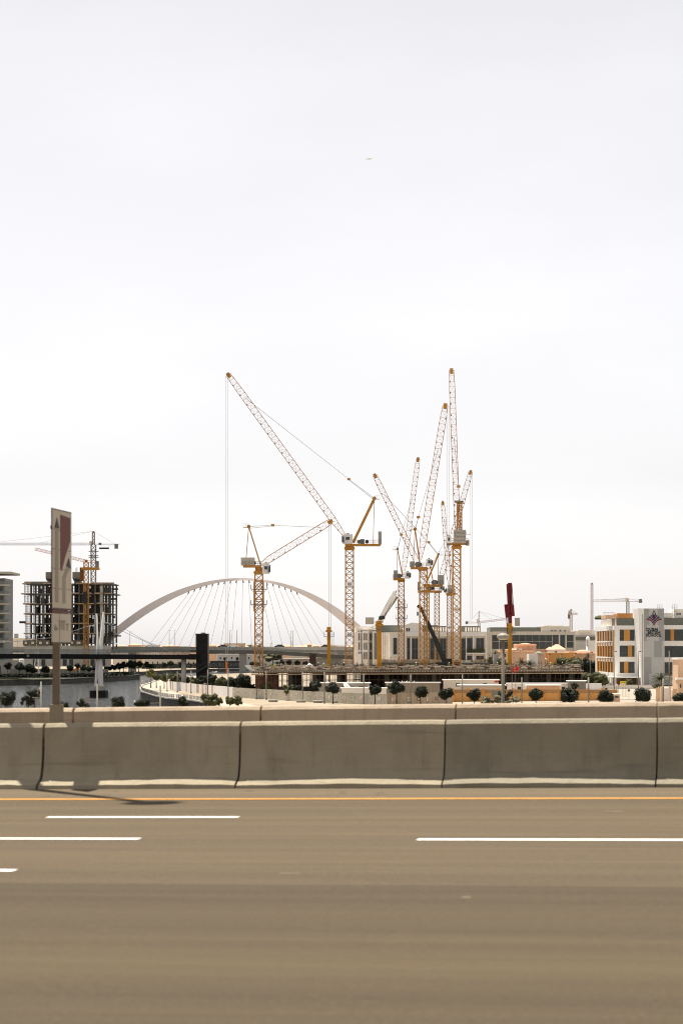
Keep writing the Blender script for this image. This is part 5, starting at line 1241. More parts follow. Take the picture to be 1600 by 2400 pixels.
# stair tower: grey panelled front, leaning white side
Zt = P(0,1426,ds).z; zg = 4.1
TX0, TX1 = (1508-CX)*ds/F, (1555-CX)*ds/F
part(t, 'tower_core', M().bx(TX0+.05,ds+.1,zg,TX1-.05,ds+14,Zt-.05), school_white)
part(t, 'tower_side', M().add([((1503-CX)*ds/F,ds+.05,zg),(TX0,ds+.05,zg),(TX0,ds+10,zg),((1500-CX)*ds/F,ds+10,zg),((1494.5-CX)*ds/F,ds+.05,Zt),(TX0,ds+.05,Zt),(TX0,ds+10,Zt),((1491-CX)*ds/F,ds+10,Zt)],
     [(0,3,2,1),(4,5,6,7),(0,1,5,4),(1,2,6,5),(2,3,7,6),(3,0,4,7)]), school_white)
part(t, 'side_slot', M().fb(ds, 1504.4, 1439, 1505.6, 1604, -.03, .04), grey_steel)
pan = [(1508,1426,1520,1502,panel_b),(1520,1426,1540,1465,panel_c),(1540,1426,1555,1502,panel_b),(1514,1465,1543,1502,panel_c),(1508,1502,1532,1540.5,panel_c),(1532,1502,1550,1540.5,panel_b),(1550,1502,1555,1540.5,panel_c),
       (1508,1540.5,1525,1579,panel_b),(1525,1540.5,1555,1579,panel_c),(1508,1579,1519,1605,panel_b),(1519,1579,1555,1605,panel_c)]
for i, (x0,y0,x1,y1,ma) in enumerate(pan): part(t, 'cladding_panel', M().fb(ds, x0+.12, y0+.12, x1-.12, y1-.12, 0 if i != 3 else -.02, .12), ma)
# emblem: mirrored feather strokes under a small flame
tz = lambda zx, zy: (1360+zx/6.533, 1400+zy/6.533)
em = []
def stroke(pts, w_, ma, nm='emblem_stroke'):
    m = M(); n = len(pts)
    for i, (x, y) in enumerate(pts):
        a = Vector(pts[max(i-1,0)]); b_ = Vector(pts[min(i+1,n-1)]); tt = (b_-a).normalized(); nr = Vector((-tt.y, tt.x)); ww = w_*(.25+.75*i/(n-1))
        for s_ in (1,-1):
            q = tz(x+nr.x*ww*s_, y+nr.y*ww*s_); pp = P(q[0],q[1],ds)+Vector((0,-.12,0)); m.v.append(tuple(pp))
    k = len(m.v); m.v += [(x,y+.05,z) for x,y,z in m.v]
    for i in range(n-1):
        a = 2*i; m.f += [(a,a+1,a+3,a+2),(k+a,k+a+2,k+a+3,k+a+1),(a,a+2,k+a+2,k+a),(a+1,k+a+1,k+a+3,a+3)]
    m.f += [(0,k,k+1,1),(k-2,k-1,2*k-1,2*k-2)]
    return part(t, nm, m, ma)
def bez(p, q, r, n=8): return [tuple((1-u)**2*p[i]+2*u*(1-u)*q[i]+u*u*r[i] for i in (0,1)) for u in np.linspace(0,1,n)]
for s_ in (-1, 1):
    X = lambda x: 1120+s_*(x-1120)
    for (r, q, b0, ma) in (((1008,335),(1085,330),(1119,432),logo_red),((1040,302),(1095,318),(1119,400),logo_blue),((1072,278),(1105,300),(1119,366),logo_red),((1098,262),(1112,275),(1120,332),logo_blue)):
        stroke(bez((X(b0[0]),b0[1]),(X(q[0]),q[1]),(X(r[0]),r[1])), 12, ma)
    stroke(bez((1120,285),(X(1096),265),(X(1104),235)), 7, logo_blue); stroke(bez((X(1106),245),(X(1104),225),(1120,206)), 6, logo_red)
for i, (wd, yy) in enumerate((('DUBAI',492),('BRITISH',539),('SCHOOL',583))):
    q = tz((1092,1117,1115)[i], yy); text_part(t, 'lettering', wd, 1.12, P(q[0],q[1],ds)+Vector((0,-.1,0)), black, bold=.035, sx=(.98,.90,.93)[i]*1.02)
for x in (1539,1574):
    m = M()
    for q in (0,5.5,11): m.fb(ds+3, x+q, 1417 if x < 1560 else 1417, x+q+.5, 1427 if x < 1560 else 1446, 0, .12)
    for q in np.arange(1417, 1427 if x < 1560 else 1446, 3.2): m.fb(ds+3, x, q, x+11.5, q+.4, 0, .1)
    part(t, 'roof_ladder', m, grey_steel)
# right wing
part(t, 'right_wing', M().fb(d, 1555.2, 1465, 1690, 1605, 0, 30), school_white); part(t, 'right_roof_band', M().fb(d, 1555.2, 1448, 1690, 1464.8, .2, 20), louvre)
part(t, 'rooftop_plant', M().fb(d, 1556, 1436, 1580, 1448, 5, 15), cream_lt); part(t, 'rooftop_plant', M().fb(d, 1583, 1427, 1640, 1448, 4, 15), cream_lt)
for x in (1588,1594): part(t, 'plant_grille', M().fb(d, x, 1436, x+5, 1441, 3.9, 4.0), grey_steel)
for (y0, y1, ox0, ox1) in ((1475,1502,1570,1578),(1514,1540.5,None,None),(1552,1584,1585,1592)):
    w_ = part(t, 'window', M().fb(d, 1556, y0, 1690, y1, -.02, .3), louvre)
    x = 1556.5
    while x < 1688:
        xb = x+(7.6 if ox0 else 10)
        part(w_, 'pane', M().fb(d, x, y0+.6, xb, y1-.6, -.07, -.03), glass); x = xb+.5
    if ox0: part(w_, 'orange_panel', M().fb(d, ox0, y0+.2, ox1, y1-.2, -.12, -.08), school_orange)

# ================================================================== TREES
def leaf_crown(seed, n=1500, lobes=15, leaf=.16, squash=.85, loose=.0):
    r = np.random.RandomState(seed); c = r.normal(size=(lobes,3)); c /= np.linalg.norm(c,axis=1)[:,None]; c *= r.uniform(.35,.72+loose,(lobes,1)); c[:,2] *= squash
    rad = r.uniform(.28,.46,lobes)
    idx = r.randint(0,lobes,n); dv = r.normal(size=(n,3)); dv /= np.linalg.norm(dv,axis=1)[:,None]
    p = c[idx]+dv*(rad[idx]*r.uniform(.55,1.05,n))[:,None]
    a = r.normal(size=(n,3)); a /= np.linalg.norm(a,axis=1)[:,None]; b = np.cross(a, dv+.3*r.normal(size=(n,3))); b /= np.linalg.norm(b,axis=1)[:,None]
    s = (leaf*r.uniform(.6,1.3,n))[:,None]
    v = np.stack([p-a*s*.5, p+b*s*.28, p+a*s*.6, p-b*s*.28], 1).reshape(-1,3)
    f = [(4*i,4*i+1,4*i+2,4*i+3) for i in range(n)]
    m = M(); m.v = [tuple(q) for q in v]; m.f = f
    # dense twiggy heart of each lobe so that the crown does not read as confetti
    for k in range(lobes):
        o = M().lathe((0,0,0), [(.02,-1),(.62,-.75),(.95,-.2),(.9,.35),(.5,.85),(.02,1)], 7); q = rad[k]*.80
        m.add([(x*q*r.uniform(.8,1.1)+c[k][0], y*q*r.uniform(.8,1.1)+c[k][1], z*q*r.uniform(.8,1.1)+c[k][2]) for x,y,z in o.v], o.f)
    return m
CROWN = {}
def crown_mesh(kind, var, ma):
    key = (kind, var, ma.name)
    if key not in CROWN:
        m = {'ball': lambda: leaf_crown(var, 2600, 20, .15), 'loose': lambda: leaf_crown(var+50, 900, 12, .17, .8, .25), 'big': lambda: leaf_crown(var+90, 3200, 30, .10, .75, .15)}[kind]()
        me = m.mesh('crown'); me.materials.append(ma); CROWN[key] = me
    return CROWN[key]
def trunk_m(h, r0, fork=True, seed=0):
    r = random.Random(seed); m = M(); a = Vector((0,0,0)); z = 0; pts = [a]
    for i in range(3): pts.append(Vector((r.uniform(-.06,.06)*h*.4, r.uniform(-.05,.05)*h*.4, h*(i+1)/3)))
    for i in range(3): m.tube(pts[i], pts[i+1], r0*(1-.2*i), r0*(1-.2*(i+1)), 7)
    for k in range(4):
        an = k*1.6+r.uniform(-.3,.3); e = pts[3]+Vector((math.cos(an)*h*.22, math.sin(an)*h*.22, h*.28)); m.tube(pts[2].lerp(pts[3],.6), e, r0*.4, r0*.18, 5)
    return m
nt_ = [0]; jit = random.Random(77)
def tree(label, px, cy, rpx, d, ma=leaf_dark, kind='ball', z=G, group=None, sq=1.0, name='round_tree', cat='tree', tr=True, sx=1.0):
    nt_[0] += 1; var = nt_[0] % 6; b = GP(px, d, z); zc = ZC+(YH-cy)*d/F; r = rpx*d/F
    t = thing(name, label, cat, b, group)
    if tr and zc-z > .3:
        me = trunk_m(max(.4,(zc-z)), max(.05,min(.35,.045*(zc-z)+.02)), seed=nt_[0]).mesh('trunk'); me.materials.append(bark); inst(t, 'trunk', me)
    inst(t, 'crown', crown_mesh(kind, var, ma), (0,0,zc-z), nt_[0]*1.9, (r*1.28*sx*jit.uniform(.9,1.1), r*1.28*sx*jit.uniform(.9,1.1), r*1.22*sq*jit.uniform(.9,1.12))); return t
# trimmed street trees in front of the site hoarding, left to right
row = [(625,1610,15,'loose',leaf_olive,600),(678,1617,13,'loose',leaf_olive,580),(694,1614,11,'ball',leaf_dark,578),(738,1609,14,'ball',leaf_dark,565),(780,1615,16,'ball',leaf_dark,545),(878,1616,13.5,'ball',leaf_dark,530),(929,1611,18.5,'ball',leaf_dark,526),
       (985,1621,16,'ball',leaf_dark,522),(1046,1626,17,'ball',leaf_dark,520),(1111,1628,14.5,'ball',leaf_dark,520),(1183,1631,14,'loose',leaf_dark,520),(1255,1627,16,'ball',leaf_dark,520),(1334,1630,21,'ball',leaf_dark,515),(1417,1632,18.5,'ball',leaf_dark,510),(1507,1629,20,'ball',leaf_dark,505),(1592,1638,17,'ball',leaf_dark,500)]
for i, (x,y,r,kd,ma,dd) in enumerate(row):
    tree(f'{ORD[i]} from the left of the round street trees in front of hoarding and wall', x, y, r, dd, ma, kd, group='street trees before the hoarding', sq=.98)
rowp = [(354,1580,10,leaf_yellow,765),(367,1586,9.5,leaf_olive,760),(385,1588,10,leaf_olive,752),(410,1589,15,leaf_olive,735),(435,1594,12,leaf_dark,720),(455,1597,11,leaf_olive,700),(474,1596,12,leaf_dark,690),(494,1591,15,leaf_dark,680),(518,1599,13,leaf_olive,665),(543,1599,13,leaf_dark,652),(568,1596,19,leaf_dark,640)]
for i, (x,y,r,ma,dd) in enumerate(rowp):
    tree(f'{ORD[i]} from the canal of the trees lining the curved white hoarding', x, y, r, dd, ma, 'ball', group='trees on the curved promenade', sx=1.0, sq=1.0)
for i, (x,y,r,ma) in enumerate([(491,1640,18,leaf_olive),(513,1643,8,leaf_olive),(539,1642,11,leaf_olive),(558,1642,11,leaf_olive),(428,1645,13,leaf_dark)]):
    tree(f'{ORD[i]} from the left of the bushy shrubs below the promenade railing' if i < 4 else 'dark low shrub below the promenade railing nearest the canal', x, y, r, 480, ma, 'big', group='shrubs below the promenade', name='shrub', cat='shrub')
near = [(19,1637,20,1.05),(64,1641,13,1.0),(81,1626,15,.85),(149,1653,12,1.0),(195,1650,14,1.0),(275,1648,19,.9),(335,1649,17,.8)]
nl = ['dark tree at the left edge against the water','lower left lobe tree of the pair beside the leftmost T-shaped pole','upper tree of the pair beside the leftmost T-shaped pole','treetop peeping over the parapet right of the sign post','small treetop over the parapet left of the middle T-shaped pole','wide treetop over the parapet right of the middle T-shaped pole','low treetop over the parapet left of the right T-shaped pole']
for (x,y,r,sq), lab in zip(near, nl): tree(lab, x, y, r, 430, leaf_dark, 'ball' if r > 15 else 'loose', group='treetops by the viaduct', sq=sq)
bankt = [(19.5,1560,9),(47,1564,11),(69,1565,11.5),(80,1571,7),(106,1568,10),(166,1565,8.5),(182,1560,6),(197,1566,7.5),(209,1567,7),(222,1565,7),(252,1563,10),(268,1564,7),(280,1561,8),(290,1560,8),(309,1557,11),(326,1556,8),(345,1557,7),(352,1561,6)]
for i, (x,y,r) in enumerate(bankt):
    tree(f'{ORD[i]} from the left of the dark trees lining the left bank', x, y, r, 1040 if x < 230 else 1150, leaf_dark, 'ball', group='trees on the left bank')
fart = [(500,1557),(513,1556),(528,1556),(545,1557),(571,1555),(590,1556),(603,1557),(660,1553),(678,1552),(697,1553),(715,1555),(645,1556),(755,1560),(400,1556),(385,1558),(425,1557)]
for i, (x,y) in enumerate(fart):
    tree(f'{ORD[sorted(q[0] for q in fart).index(x)]} from the left of the small trees on the far bank', x, y, 5.5+1.5*random.random(), 1450, leaf_dark, 'ball', group='trees on the far bank', tr=True)
tree('dusty wide tree under the arch bridge right of the yellow mast', 640, 1540, 20, 1460, leaf_dusty, 'big', sq=.6)
tree('dusty low tree under the right end of the arch bridge', 760, 1555, 14, 1300, leaf_dusty, 'big', sq=.7)
tree('broad olive tree behind the right end of the podium', 1332, 1558, 27, 770, leaf_olive, 'big', sq=.72); tree('dark dense tree left of the school wing', 1383, 1562, 22, 740, leaf_dark, 'big', sq=.9)
tree('leafy tree in front of the school wing corner', 1384, 1590, 22, 650, leaf_olive, 'big', sq=.85); tree('second leafy tree nearer the school entrance', 1408, 1596, 19, 640, leaf_olive, 'big', sq=.75)
tree('olive bush beside the pale kiosk', 1175, 1560, 15, 760, leaf_olive, 'big', sq=1.1); tree('dusty bush between kiosk and glass office', 1155, 1548, 12, 790, leaf_dusty, 'big')
tree('small tree before the school undercroft behind the yellow sign', 1472, 1598, 10, 660, leaf_olive, 'big', z=4.1, sq=.8)
tree('dark treetop right of the double beige cabin', 1345, 1608, 9, 560, leaf_dark, 'loose'); tree('wispy bush before the peach wall near the lamp', 1150, 1640, 22, 500, leaf_dusty, 'loose', name='shrub', cat='shrub', sq=.6)
tree('wispy bush before the peach wall right of the lamp', 1203, 1641, 16, 500, leaf_dusty, 'loose', name='shrub', cat='shrub', sq=.6)
tree('wide dark tree behind the TC-9 mast', 845, 1567, 15, 800, leaf_dark, 'big', sq=.6); tree('bushes behind the podium left of the TC-9 mast', 795, 1566, 18, 830, leaf_dark, 'big', sq=.5)
def palm(label, px, cyp, rpx, d, z=G, seed=1, ma=leaf_olive):
    b = GP(px,d,z); zc = ZC+(YH-cyp)*d/F; r = rpx*d/F; t = thing('palm_tree', label, 'palm', b, 'date palms'); rr = random.Random(seed)
    m = M(); h = zc-z; n = max(5,int(h/.5))
    for i in range(n): m.tube(Vector((b.x,b.y,z+h*i/n)), Vector((b.x,b.y,z+h*(i+1)/n)), .26 if i % 2 else .30, .24, 8)
    part(t, 'trunk', m, palm_bark); f = M()
    for k in range(46):
        an = rr.uniform(0,6.28); el = rr.uniform(-.5,1.25); dr = Vector((math.cos(an)*math.cos(el), math.sin(an)*math.cos(el), math.sin(el))); ln = r*rr.uniform(1.0,1.35)
        pts = [Vector((b.x,b.y,zc))+dr*ln*s_+Vector((0,0,-.38*ln*s_*s_)) for s_ in np.linspace(0,1,8)]
        for i in range(7):
            f.bar(pts[i], pts[i+1], .04); tt = (pts[i+1]-pts[i]).normalized(); sd_ = tt.cross(Vector((0,0,1))); sd_ = sd_.normalized() if sd_.length > .01 else Vector((1,0,0))
            for s_ in (-1,1):
                for q in (.15,.6):
                    p = pts[i].lerp(pts[i+1],q); e = p+(sd_*s_*.62+tt*.6-Vector((0,0,.28)))*r*.27*(1-.08*i); f.add([p, p+tt*.09*r*.4, e, p-tt*.03], [(0,1,2,3)])
    part(t, 'crown', f, ma); return t
palm('date palm left of the two in front of the school right wing', 1548, 1592, 24, 610, seed=3); palm('taller date palm right of the two before the school right wing', 1583, 1585, 27, 600, seed=5)
palm('date palm between the villas beside the red placing boom', 1221, 1552, 17, 775, seed=7, ma=leaf_dusty); palm('date palm behind the amber boom column', 1240, 1556, 16, 780, seed=8, ma=leaf_olive)
palm('small palm at the minaret foot', 1377, 1535, 8, 800, seed=9); palm('palm above the road bridge behind the yellow mast', 609, 1514, 9, 1500, seed=10); palm('palm above the road bridge left of the yellow mast', 585, 1515, 8, 1500, seed=12); palm('palm on the hotel terrace above the road bridge', 545, 1515, 8, 1500, seed=13)
palm('palm at the kiosk near the glass office', 1160, 1530, 11, 800, seed=14, ma=leaf_dusty)

def hedge(name, label, pts, w_, h, n, ma, seed):
    r = np.random.RandomState(seed); m = M(); L_ = [Vector(p) for p in pts]
    for i in range(n):
        k = r.randint(0,len(L_)-1); p = L_[k].lerp(L_[k+1], r.rand()); c = (p.x+r.uniform(-w_,w_), p.y+r.uniform(-w_,w_), G+h*r.rand()**.8)
        a = Vector(r.normal(size=3)).normalized(); b_ = a.cross(Vector(r.normal(size=3))).normalized(); s_ = r.uniform(.25,.6)
        c = Vector(c); m.add([c-a*s_, c+b_*s_*.5, c+a*s_, c-b_*s_*.5], [(0,1,2,3)])
    return solo(name, m, ma, label, kind='stuff')
hedge('bank_undergrowth', None, [GP(-40,1030),GP(100,1032),GP(235,1045),GP(300,1130)], 4, 1.6, 9000, leaf_dark, 1)
hedge('bank_undergrowth', None, [GP(330,1480),GP(420,1520),GP(560,1560),GP(800,1760)], 5, 3.0, 9000, leaf_dark, 2)
hedge('bank_undergrowth', None, [GP(470,705),GP(540,700),GP(575,690)], 4, 2.2, 3500, leaf_dark, 3)

# ================================================================== HOARDINGS, WALLS, SITE CABINS
def along(pts, step):
    out_ = []; rem = 0
    for a, b in zip(pts, pts[1:]):
        L_ = (b-a).length; s_ = rem
        while s_ < L_: out_.append((a+(b-a)*(s_/L_), (b-a).normalized())); s_ += step
        rem = s_-L_
    return out_
def hoarding(name, label, pts, step, h, mats, signs=None, zt=None):
    t = thing(name, label, 'hoarding', (pts[0].x,pts[0].y,G)); rr = random.Random(4); org = Vector((pts[0].x,pts[0].y,G))
    ms = []
    for ma in mats:
        m = M().bx(.02,-.03,0,step-.02,.03,h); m.bx(.02,-.07,.05,.10,-.03,h-.03)
        if step < 2: m.bx(step*.5-.04,-.055,.1,step*.5+.04,-.03,h-.08)
        me = m.mesh('panel'); me.materials.append(ma); ms.append(me)
    for i, (p, u) in enumerate(along(pts, step)):
        an = math.atan2(u.y,u.x); o = inst(t, 'panel', ms[i % len(ms)] if signs is not None else rr.choice(ms), Vector((p.x,p.y,G))-org, an, (1,1,1+rr.uniform(-.012,.012)))
        if signs and i % 3 == 1: signs(t, p+u*(step*.5), u, an, i//3)
    return t
nv = lambda u: Vector((u.y,-u.x,0))
def placard(t, p, u, an, k):
    c = Vector((p.x,p.y,G+1.35))+nv(u)*.12; n = nv(u)
    tan_side = p.x > 15
    if k % 2 == 0:
        o = part(t, 'placard', M().obox(c, u*.50, n*.02, Vector((0,0,.34))), (white_paint if not tan_side else sign_red))
        if not tan_side: part(o, 'placard_band', M().obox(c+n*.022, u*.30+Vector((0,0,0)), n*.005, Vector((0,0,.28))), brand_red)
        part(o, 'placard_text', M().obox(c+n*.03+Vector((0,0,.12)), u*.24, n*.01, Vector((0,0,.05))), white_paint); part(o, 'placard_text', M().obox(c+n*.03-Vector((0,0,.13)), u*.24, n*.01, Vector((0,0,.05))), white_paint)
        for s_ in (-1,1): part(o, 'placard_chevron', M().bar(c+n*.03-u*.46, c+n*.03-u*.34+Vector((0,0,.17*s_)), .07), white_paint)
    else:
        o = part(t, 'placard', M().obox(c, u*.34, n*.02, Vector((0,0,.42))), white_paint)
        for s_ in (-1,1): part(o, 'placard_chevron', M().bar(c+n*.04-u*.18, c+n*.04+u*.16+Vector((0,0,.28*s_)), .10), sign_red)
wp = [GP(397,738),GP(430,705),GP(470,672),GP(510,645),GP(546,624)]
hoarding('white_hoarding', 'bright white curved site hoarding along the promenade beside the canal', wp, 2.6, 2.55, [hoard_white, hoard_white, hoard_white, mat('hoarding_print', (0.50,0.38,0.30), .7, .35, .8), hoard_white])
bp_ = [GP(546,622),GP(575,610),GP(640,590),GP(700,572),GP(800,550),GP(905,533)]
hoarding('beige_hoarding', 'beige corrugated site hoarding with red placards in front of the podium', bp_, 1.28, 2.5, [hoard_beige, hoard_beige, mat('hoarding_pale', (0.50,0.47,0.39), .6, .1, .4, stain=.1)], placard)
tp_ = [GP(906,532),GP(960,533),GP(1058,545)]
hoarding('tan_hoarding', 'tan corrugated site hoarding with dark red placards left of the peach wall', tp_, 1.1, 2.7, [hoard_tan, mat('hoarding_tan_pale', (0.47,0.37,0.26), .6, .1, .4, stain=.15)], placard)
mat_coping = mat('coping_ochre', (0.40,0.22,0.09), .85, .1, .3)
b = GP(1300,575); t = thing('peach_boundary_wall', 'long peach rendered boundary wall with square piers', 'wall', b)
xs = list(range(1061,1452,35))
for i, x in enumerate(xs[:-1]):
    dd = 566+i*1.5
    part(t, 'wall_panel', M().fb(dd, x, 1624, x+35.2, 1660, 0, .3), peach); part(t, 'wall_coping', M().fb(dd, x, 1616, x+35.2, 1624.1, .06, .26), mat_coping)
    part(t, 'pier', M().fb(dd, x-3.2, 1613, x+3.2, 1660, -.25, .5), peach)
part(t, 'grey_notice', M().fb(563, 1150, 1618, 1180, 1634, -.2, -.05), pole_grey)
b = GP(1441,556); t = thing('gatehouse', 'small peach gatehouse with a dark slot window at the wall end', 'gatehouse', b)
part(t, 'wall', M().fb(556, 1426, 1628, 1452, 1660, 0, 3), peach_lt); part(t, 'roof', M().fb(556, 1424.5, 1625.5, 1453.5, 1628.2, -.3, 3.3), cream_lt); win(t, 556, 1440, 1631.5, 1448, 1635.5, -.1, fr=.4, fm=dark_steel)
def cabin(label, d, x0, y0, x1, y1, dep=3, wm=cream_lt, door=True, n=3, over=.3):
    b = GP((x0+x1)/2, d); t = thing('site_cabin', label, 'site cabin', b, 'site cabins before the podium')
    X0, Z0 = XZ(x0,y0,d); X1, Z1 = XZ(x1,y1,d)
    part(t, 'wall', M().bx(X0,d,G,X1,d+dep,Z0), wm); part(t, 'roof', M().bx(X0-over,d-over,Z0,X1+over,d+dep+over,Z0+.22), white_paint)
    for i in range(n):
        xx = X0+(X1-X0)*(i+.5)/n; w_ = part(t, 'window', M().bx(xx-.45,d-.05,Z0-1.5,xx+.45,d+.02,Z0-.7), pole_grey); part(w_, 'pane', M().bx(xx-.38,d-.08,Z0-1.43,xx+.38,d-.055,Z0-.77), glass)
    return t
cabin('long low cabin with pale roof behind the beige hoarding below TC-9', 585, 745, 1601.5, 866, 1640, 4, mat('cabin_grey', (0.34,0.30,0.25), .7, .1), n=3)
cabin('second long white cabin stepped behind the beige hoarding', 578, 800, 1614, 905, 1640, 3, cream_lt, n=0)
cabin('white-roofed cabin row right of the tallest round tree', 582, 905, 1601, 1030, 1640, 3, mat('cabin_dark_tan', (0.30,0.25,0.19), .7, .1), n=0)  # cabin walls in a darker tan
cabin('long pale cabin with grey wall left of the mushroom lamp', 586, 1040, 1594.5, 1168, 1640, 4, cream, n=2)
cabin('lower white-roofed shed in front of the long pale cabin', 575, 1078, 1607, 1180, 1640, 4, beige_grey, n=0, over=.6)
cabin('wide cream cabin with flared white roof behind the peach wall', 580, 1237, 1607.5, 1311, 1650, 5, peach_lt, n=0, over=.5)
cabin('low white cabin row between the flags and the cream cabin', 600, 1190, 1603, 1345, 1645, 4, cream_lt, n=3)
cabin('grey corrugated container shed at the right end of the podium', 596, 1333, 1597, 1372, 1640, 5, pole_grey, n=1)
b = P(847,1612,583); t = thing('white_ramp', 'bright white slanted ramp between the low cabins below TC-9', 'ramp', GP(808,581))
part(t, 'deck', M().slab([P(803,1600,581),P(812,1600,581),P(825,1615,581),P(808,1615,581)], 3.5, (0,1,0)), white_paint); part(t, 'leg', M().fb(581, 809, 1614, 811, 1640, 1, 1.3), pole_grey); part(t, 'leg', M().fb(581, 822, 1614, 824, 1640, 1, 1.3), pole_grey)
rs = random.Random(9)
for (x0,x1,y,dd) in ((825,900,1613.5,578),(912,970,1600.5,582)):      # stuff on the cabin roofs
    m = M()
    for i in range(16): x = rs.uniform(x0,x1); m.fb(dd, x, y-rs.uniform(2,5), x+rs.uniform(.6,2.2), y, .6, 1.4)
    solo('roof_oddments', m, white_paint, kind='stuff')
b = P(1128,1601,584); t = thing('red_site_board', 'small red board on the long pale cabin', 'board', P(1163,1598,585))
part(t, 'board', M().fb(585.6, 1158, 1596, 1168, 1599.5, -.2, -.1), brand_red)

# promenade railing, benches of leaning posts
b = Vector((bankR[0][0],bankR[0][1],G)); t = thing('promenade_railing', 'pale steel railing of leaning posts along the curved promenade edge', 'railing', b)
rpts = [Vector((x+.0,y,G)) for x,y in bankR[0:9]]
m = M().bar((0,0,.3),(.28,0,1.05),.11,.14).bar((.28,0,1.05),(.1,0,1.35),.08); me = m.mesh('post'); me.materials.append(mat('rail_post_grey', (0.24,0.22,0.19), .6, .1))
al = along(rpts, 2.0)
for p, u in al: inst(t, 'post', me, Vector((p.x,p.y,G+.02))-b+Vector((u.y,-u.x,0))*.1, math.atan2(u.y,u.x))
m = M()
for (p,u),(q,u2) in zip(al, al[1:]): m.bar(Vector((p.x,p.y,G+1.36)), Vector((q.x,q.y,G+1.36)), .09, .07); m.bar(Vector((p.x,p.y,G+.75)), Vector((q.x,q.y,G+.75)), .03)
part(t, 'handrail', m, grey_steel)
for (p,u),(q,u2) in zip(al[::3], al[2::3]): part(t, 'mesh_panel', M().slab([Vector((p.x,p.y,G+.5)),Vector((q.x,q.y,G+.5)),Vector((q.x,q.y,G+1.28)),Vector((p.x,p.y,G+1.28))], .03, (0,1,0)), glass_rail)
for i, x in enumerate((640,705,745,790)):
    bb = GP(x, 565-i*4); 
    o = solo('planter', M().lathe(bb, [(1.0,0),(1.25,.5),(1.2,.55),(.9,.5)], 10), concrete, f'{ORD[i]} from the left of the grey planters before the beige hoarding', 'planter', 'planters along the promenade', org=bb)
# slim grey posts along the promenade
pp = [(392,1577,700),(416,1574,690),(448,1572,675),(487,1570,650),(535,1568,610),(624,1572,590),(709,1573,565),(760,1574,550),(852,1579,540),(962,1580,532),(1083,1581,528),(1222,1588,520),(1378,1588,510),(1553,1591,505)]
for i, (x,y,dd) in enumerate(pp):
    bb = GP(x,dd); t = thing('promenade_post', f'{ORD[i]} from the left of the slim grey posts along promenade and street', 'post', bb, 'slim posts along the promenade')
    tp = P(x,y,dd); part(t, 'shaft', M().tube(bb, tp, .14 if i < 12 else .19, .12 if i < 12 else .17, 8), pole_grey, True); part(t, 'cap', M().tube(tp, tp+Vector((0,0,.12)), .16, .1, 8), grey_steel); part(t, 'foot', M().tube(bb, bb+Vector((0,0,.4)), .24, .2, 8), grey_steel)
for i, (x,y,xa,ya) in enumerate(((97,1598,76,1635),(228.5,1603,208,1641),(376,1608,352,1648))):
    dd = 240; bb = GP(x,dd); t = thing('arm_post', ('leftmost','middle','right')[i]+' of the three grey posts with a low side arm above the parapet', 'post', bb, 'posts with side arms')
    tp = P(x,y,dd); part(t, 'shaft', M().tube(bb, tp, .11, .075, 8), pole_grey, True); part(t, 'side_arm', M().bar(P(xa,ya,dd), P(x,ya-.5,dd), .07, .09), pole_grey); part(t, 'cap', M().tube(tp, tp+Vector((0,0,.05)), .085, .06, 8), grey_steel)
# mushroom lamp
dd = 165; bb = GP(1178,dd); hd = P(1178,1497,dd); t = thing('mushroom_lamp', 'tall lamp post with a pale mushroom-shaped head before the podium', 'street lamp', bb)
part(t, 'pole', M().tube(bb, hd, .15, .105, 12), pole_grey, True)
lamp_tan = mat('lamp_tan', (0.135,0.118,0.09), .5, .12)
t.children[0].data.materials[0] = lamp_tan
hdp = part(t, 'lamp_head', M().lathe(hd, [(.13,-.02),(.34,.0),(.42,.07),(.43,.15),(.40,.24),(.28,.33),(.1,.38)], 20), mat('lamp_head_grey', (0.27,0.25,0.21), .5, .1), True); part(hdp, 'diffuser', M().lathe(hd, [(.13,-.08),(.30,-.05),(.34,.0)], 16), beige_grey)
part(t, 'base_sleeve', M().tube(bb, bb+Vector((0,0,1.2)), .2, .19, 12), pole_grey, True)
# school-side street lamps
for i, (x,y,dd,sd_) in enumerate(((1438,1527,630,1),(1495,1527,620,1),(1567,1526,600,1),(1284,1535,770,1),(1312,1535,775,1),(1345,1532,780,1),(1382,1530,690,1))):
    bb = GP(x,dd); tp = P(x,y,dd); t = thing('street_lamp', ('slim street lamp left of the school front','slim street lamp before the school tower','slim street lamp before the school right wing','left of three thin lamps before the orange villa','middle of three thin lamps before the orange villa','right of three thin lamps before the orange villa','thin lamp left of the school wing')[i], 'street lamp', bb, 'street lamps by the school')
    part(t, 'pole', M().tube(bb, tp, .16 if i < 3 else .1, .1 if i < 3 else .07, 8), pole_grey, True); part(t, 'arm', M().bar(tp, tp+Vector((.45*sd_,0,.05)), .09), pole_grey)
    part(t, 'lamp_head', M().bx(tp.x+.15,tp.y-.2,tp.z-.04,tp.x+.75,tp.y+.2,tp.z+.16), dark_steel)
